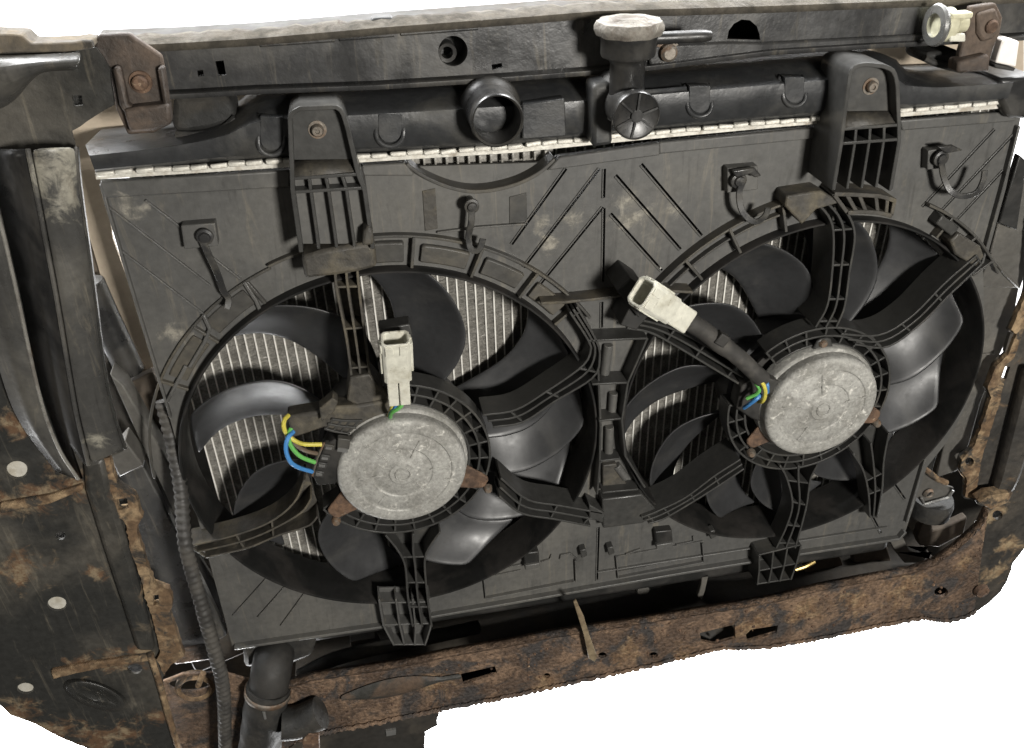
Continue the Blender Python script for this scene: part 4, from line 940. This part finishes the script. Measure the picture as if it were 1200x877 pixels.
# ------------------------------------------------------------------ right body frame and air guide
rg = thing('air_guide', 'dusty grey plastic air guide on the right edge of the shroud', 'air guide', tuple(U(1150, 450, .02)))
slab([(1182, 215), (1215, 210), (1215, 280), (1196, 338), (1147, 337), (1160, 300)], .018, .004, 'guide_plate', GREYP, rg, .001)
slab([(1147, 328), (1196, 328), (1186, 385), (1170, 420), (1150, 470), (1136, 520), (1122, 552), (1098, 560), (1118, 470)], .024, .004, 'guide_plate', GREYP, rg, .001)
MB().prism(U2([(1195, 182), (1204, 190), (1192, 270), (1171, 262)], .010), .010, .017).build('guide_pocket', DARK, rg, bev=.001)
MB().tube(UP([(1160, 298), (1178, 322), (1194, 337)], .017), .0014, 8).build('guide_crease', GREYP, rg)
m = MB().wall(U2([(1147, 416), (1166, 415)], .022), .0016, .022, .026); m.build('guide_step', GREYP, rg, bev=.0004)
slab([(1085, 530), (1118, 440), (1124, 445), (1090, 560)], .034, .004, 'guide_recess', DARK, rg, .0005)
rf = thing('front_body_frame', 'rusted dark body frame upright along the right edge', 'body panel', tuple(U(1170, 690, -.02)))
ro = [(1230, 60), (1204, 92), (1212, 230), (1201, 343), (1182, 388), (1189, 392), (1178, 415), (1165, 428), (1155, 455), (1159, 466), (1140, 520), (1137, 526), (1125, 536), (1123, 550), (1131, 562), (1129, 584), (1143, 586), (1146, 592), (1158, 596), (1152, 640), (1142, 690), (1138, 722), (1160, 706), (1172, 694), (1181, 680), (1187, 660), (1203, 640), (1240, 630)]
hr = [U2(q, .008) for q in ([(1184, 391), (1187.5, 392), (1181, 414), (1177.5, 413)], [(1178, 430), (1184, 430), (1179, 445), (1173, 444)])]
for x, y_, rx in ((1169, 604, 6), (1136, 541, 5)): hr.append(U2([(x + rx * math.cos(t * .3142), y_ + rx * .95 * math.sin(t * .3142)) for t in range(20)], .008))
MB().prism([tuple(p) for p in jitter(U2(ro, .008), .005, .0006)], .008, .012, hr).build('side_panel', RIGHTM, rf)
rg2 = [(1203, 343), (1184, 387), (1191, 391), (1181, 416), (1167, 429), (1157, 455), (1161, 466), (1142, 522), (1127, 538), (1125, 550), (1133, 562), (1131, 582), (1142, 584), (1152, 530), (1172, 470), (1176, 450), (1172, 446), (1177, 428), (1188, 420), (1212, 350)]
MB().prism([tuple(p) for p in jitter(U2(rg2, .005), .003, .0006)], -.0235+.028, -.019+.028, [U2([(1136 + 5 * math.cos(t * .3142), 541 + 5 * math.sin(t * .3142)) for t in range(20)], -.023+.028)]).build('ragged_flange', EDGE, rf)
for x, y_ in ((1169, 604), (1136, 541)): MB().prism(U2(circ((x, y_), 12, 16), .020), .020, .024).build('dark_hole_back', DARK, rf)  # dark discs added behind the holes for their shade
loft([([(1196, 430), (1178, 500), (1160, 570), (1150, 592)], -.022+.028), ([(1206, 430), (1188, 500), (1170, 570), (1156, 592)], -.008), ([(1230, 430), (1214, 500), (1196, 560), (1180, 588)], -.008)], 20, 'upright_fold', RIGHTM, rf, sub=1)
MB().tube(UP([(1157, 598), (1148, 650), (1140, 695)], .002), .0016, 8).build('seam_edge', EDGE, rf)
MB().prism(U2([(1146, 588), (1158, 580), (1186, 576), (1180, 588), (1160, 596)], -.012), -.014, .0).build('rust_lip', EDGE, rf, bev=.001)

# ------------------------------------------------------------------ lower crossmember
lb = thing('lower_crossmember', 'heavily rusted steel crossmember running under the radiator', 'crossmember', tuple(U(740, 780, -.02)))
top_ = [(330, 806), (365, 795), (465, 780), (526, 767), (600, 754), (645, 745), (764, 727), (904, 704), (960, 690), (1000, 682), (1068, 670), (1095, 660), (1120, 643), (1148, 618), (1157, 599)]
bot_ = [(345, 868), (375, 859), (440, 847), (516, 831), (600, 815), (640, 806), (760, 780), (841, 760), (900, 758), (960, 748), (1025, 734), (1080, 724), (1108, 728), (1130, 723), (1142, 716)]
loop = top_ + bot_[::-1]
hl = [U2(q, -.02) for q in ([(540, 790), (580, 781), (583, 790), (543, 802)], [(820, 742), (861, 732), (862, 748), (838, 755), (822, 752)], [(874, 744), (880, 738), (912, 733), (910, 742), (876, 752)])]
for x, y_, rx, ry in ((1103, 694, 8, 6), (706, 768, 5, 3.5), (766, 768, 5, 3.5), (641, 792, 4, 3)): hl.append(U2([(x + rx * math.cos(t * .3927), y_ + ry * math.sin(t * .3927)) for t in range(16)], -.02))
MB().prism([tuple(p) for p in jitter(U2(loop, -.02), .003, .0006)], -.02, -.0165, hl).build('front_web', RUSTM, lb)
MB().prism(U2([(355, 845), (380, 812), (500, 796), (900, 722), (1060, 688), (1120, 662), (1150, 620), (1140, 700), (900, 750), (600, 805), (360, 860)], .012), .012, .016).build('rear_backing', SHADE, lb)
rows = [[(p.x, -.016, p.z + .003), (p.x, .05, p.z + .003), (p.x, .135, p.z + .003)] for p in resample(UP(bot_, -.02), 30)]
MB().grid(rows).build('bottom_blocker', SHADE, lb, solid=.002)  # added unseen plate, blocks backdrop glare from below
rows = []
for p in resample(UP(top_, -.02), 300):
    j = random.uniform(-.0007, .0007); rows.append([(p.x, -.021, p.z - .002 + j), (p.x, -.022 + j, p.z + .0008), (p.x, -.019, p.z + .0012 + j), (p.x, -.013, p.z + .0008)])
MB().grid(rows).build('top_flange', RUSTM, lb, solid=.0018)
rows = []
for p in resample(UP(bot_, -.02), 420):
    j = random.uniform(-.0008, .0008); rows.append([(p.x, -.0215 + j, p.z + .004 + j), (p.x, -.023 + j, p.z + .0004 + j), (p.x, -.012, p.z - .0006 + j)])
MB().grid(rows).build('bottom_lip', RUSTM, lb, solid=.0016)
m = MB()
rows = []
for k in range(29):
    t = k / 28; a = resample(UP([(400, 818), (480, 802), (540, 792)], -.022), 29)[k]; hgt = .011 * math.sin(math.pi * min(1, t * 1.2)) + .003
    rows.append([a + Vector((0, 0, hgt)), a + Vector((0, -.003, hgt * .5)), a + Vector((0, -.003, -hgt * .5)), a + Vector((0, 0, -hgt))])
MB().grid(rows).build('pressed_swage', mat('worn_paint', (.035, .034, .030), (.09, .06, .04), rough=.55, scale=30, fine=.35, bump=.6, bdist=.001), lb, sub=1)
MB().lathe(U(1149, 691, -.022), [(0, -.004), (.0035, -.004), (.0045, -.0055), (.0075, -.005), (.0085, 0)], 22).build('bolt', COPPER, lb)
m = MB()
for k in range(150):
    t = random.random(); s_ = random.uniform(.12, .92); i = int(t * 119)
    a = resample(UP(top_, -.02), 120)[i]; b = resample(UP(bot_, -.02), 120)[i]; p = a.lerp(b, s_); q = random.uniform(.0006, .0022)
    m.lathe((p.x, 0, p.z), [(0, -.021 - q * .5), (q * .7, -.0207 - q * .3), (q, -.0198)], 6)
o = m.build('rust_flakes', COPPER, lb); o['kind'] = 'stuff'

st = MB().prism(U2([(672, 706), (675, 703), (684, 722), (690, 742), (700, 770), (697, 776), (690, 772), (684, 744)], -.032), -.032, -.030).build('loose_strip', TAGM, bev=.0004)
tag(st, 'narrow brown strip standing against the rusty crossmember', 'strip')

# ------------------------------------------------------------------ hoses and shields
hs = thing('radiator_hose', 'thick black rubber hose with a clamp at the lower left corner', 'hose', tuple(U(305, 870, -.05)))
P = smoothline([U(326, 748, .03), U(320, 774, -.006), U(315, 805, -.018), U(308, 850, -.022), U(300, 915, -.024)], 30)
MB().tube(P[9:], [.0212 + .0005 * math.sin(i * 1.7) for i in range(21)], 28).build('hose_body', RUBBER, hs)
MB().tube(P[:10], [.0195] * 10, 28).build('hose_spigot', DARK, hs)
cl = MB(); d = (P[12] - P[9]).normalized(); cl.tube([P[10] - d * .003, P[10] + d * .003], .0222, 32, cap=False); cl.build('hose_clamp', BOLT, hs, solid=.001)
MB().tube([P[10] + Vector((-.003, -.0225, .0)), P[10] + Vector((-.003, -.024, -.009))], .0013, 8).build('clamp_tail', TIN, hs)
MB().prism(U2([(284, 748), (354, 738), (372, 748), (366, 768), (340, 778), (286, 782)], .004), .002, .04).build('outlet_moulding', RUBBER, hs, bev=.005)
h2 = thing('drain_hose', 'dark stub of hose under the left end of the rusty crossmember', 'hose', tuple(U(350, 850, -.03)))
MB().tube(smoothline([U(330, 848, -.035), U(350, 846, -.035), U(376, 835, -.035)], 12), .0165, 20).build('hose_body', RUBBER, h2)
MB().prism(U2([(354, 866), (362, 858), (374, 860), (375, 880), (366, 880), (356, 884)], -.05), -.052, -.046).build('hose_clip', COPPER, h2, bev=.001)
cn = thing('corrugated_conduit', 'grey corrugated cable conduit hanging down beside the left frame', 'conduit', tuple(U(262, 870, -.035)))
P = smoothline([U(a, b, y) for a, b, y in ((190, 470, .016), (202, 520, .006), (212, 575, -.010), (216, 630, -.028), (225, 670, -.032), (238, 715, -.035), (252, 765, -.037), (262, 812, -.038), (264, 900, -.038))], 260)
MB().tube(P, [.0054 + .0007 * (1 if (i // 2) % 2 else -.2) + (.0004 if i > 120 else 0) for i in range(260)], 14).build('conduit_tube', CONDUIT, cn)
sh = MB().prism([tuple(p) for p in jitter(U2([(346, 872), (440, 848), (515, 831), (512, 850), (498, 858), (496, 912), (300, 912)], -.008), .004, .0008)], -.008, -.004).build('splash_shield', SHADE)
tag(sh, 'torn black splash shield hanging below the rusty crossmember', 'shield')
MB().prism(U2([(452, 857), (464, 855), (464, 861), (453, 863)], -.010), -.0102, -.007).build('shield_clip', TIN, sh)
ut = thing('gap_backing', 'added dark backing sheet and cross pipe seen in the gap above the rusty crossmember', 'tray', tuple(U(700, 720, .14)))
MB().prism(U2([(118, 420), (1170, 330), (1168, 560), (1150, 600), (1118, 650), (1000, 686), (640, 765), (360, 812), (250, 845), (182, 835), (150, 720), (140, 600)], .13), .13, .134).build('dark_gap_sheet', SHADE, ut)  # dark sheet added to block the white backdrop behind the gaps
MB().tube(smoothline([U(352, 792, .03), U(385, 775, .03), U(430, 762, .03), U(480, 752, .03), U(560, 735, .05)], 20), .0075, 12).build('cross_pipe', RUBBER, ut)
MB().prism(U2([(410, 752), (440, 748), (446, 756), (430, 762), (412, 760)], .06), .06, .07).build('gap_tab', GREYP, ut, bev=.001)
MB().lathe(U(752, 688, .05), [(0, -.008), (.007, -.006), (.0085, 0), (.0085, .03)], 16).build('gap_plug', GREYP, ut)
MB().prism(U2([(822, 674), (830, 671), (826, 690), (822, 702), (817, 698), (821, 684)], .012), .010, .016).build('drip_tab', GREYP, ut, bev=.001)
for q in ([(942, 658), (985, 650), (990, 668), (945, 680)], [(1000, 648), (1040, 640), (1046, 662), (1020, 664), (1000, 660)]): MB().prism(U2(q, .07), .07, .08).build('gap_block', BROWNP, ut, bev=.002)
MB().prism(U2([(1042, 632), (1058, 630), (1066, 645), (1088, 654), (1090, 650), (1080, 660), (1060, 660), (1050, 648)], .03), .03, .038).build('gap_arm', GREYP, ut, bev=.001)
MB().tube(smoothline(UP([(932, 668), (944, 664), (955, 658)], .02), 10), .0022, 8).build('brass_pipe', mat('brass', (.42, .31, .12), rough=.35, metal=.7), ut)
# lower right mount
lm = thing('lower_mount', 'bent steel mount tab with rubber below, lower right corner of the shroud', 'mount', tuple(U(1090, 590, .02)))
slab([(1080, 552), (1106, 568), (1118, 572), (1114, 582), (1082, 592), (1072, 580)], .03, .003, 'mount_plate', GREYP, lm, .0008)
MB().tube(UP([(1081, 548), (1100, 562), (1109, 566)], .024), .0032, 8).build('mount_edge', EDGE, lm)
MB().tube(UP([(1080, 584), (1083, 591), (1112, 583), (1117, 575)], .026), .0014, 6).build('mount_rim', TIN, lm)
MB().lathe(U(1088, 578, .028), [(.003, -.002), (.0045, -.003), (.006, 0)], 16).build('mount_hole', BOLT, lm)
MB().lathe(U(1090, 592, .045) , [(0, .012), (.022, .012), (.024, .004), (.023, -.010), (0, -.012)], 28, axis=(0, 0, 1)).build('mount_rubber', RUBBER, lm)
slab([(1074, 630), (1082, 608), (1092, 607), (1094, 622), (1108, 618), (1134, 606), (1130, 626), (1100, 642), (1078, 640)], .06, .01, 'mount_pad', BROWNP, lm, .002)
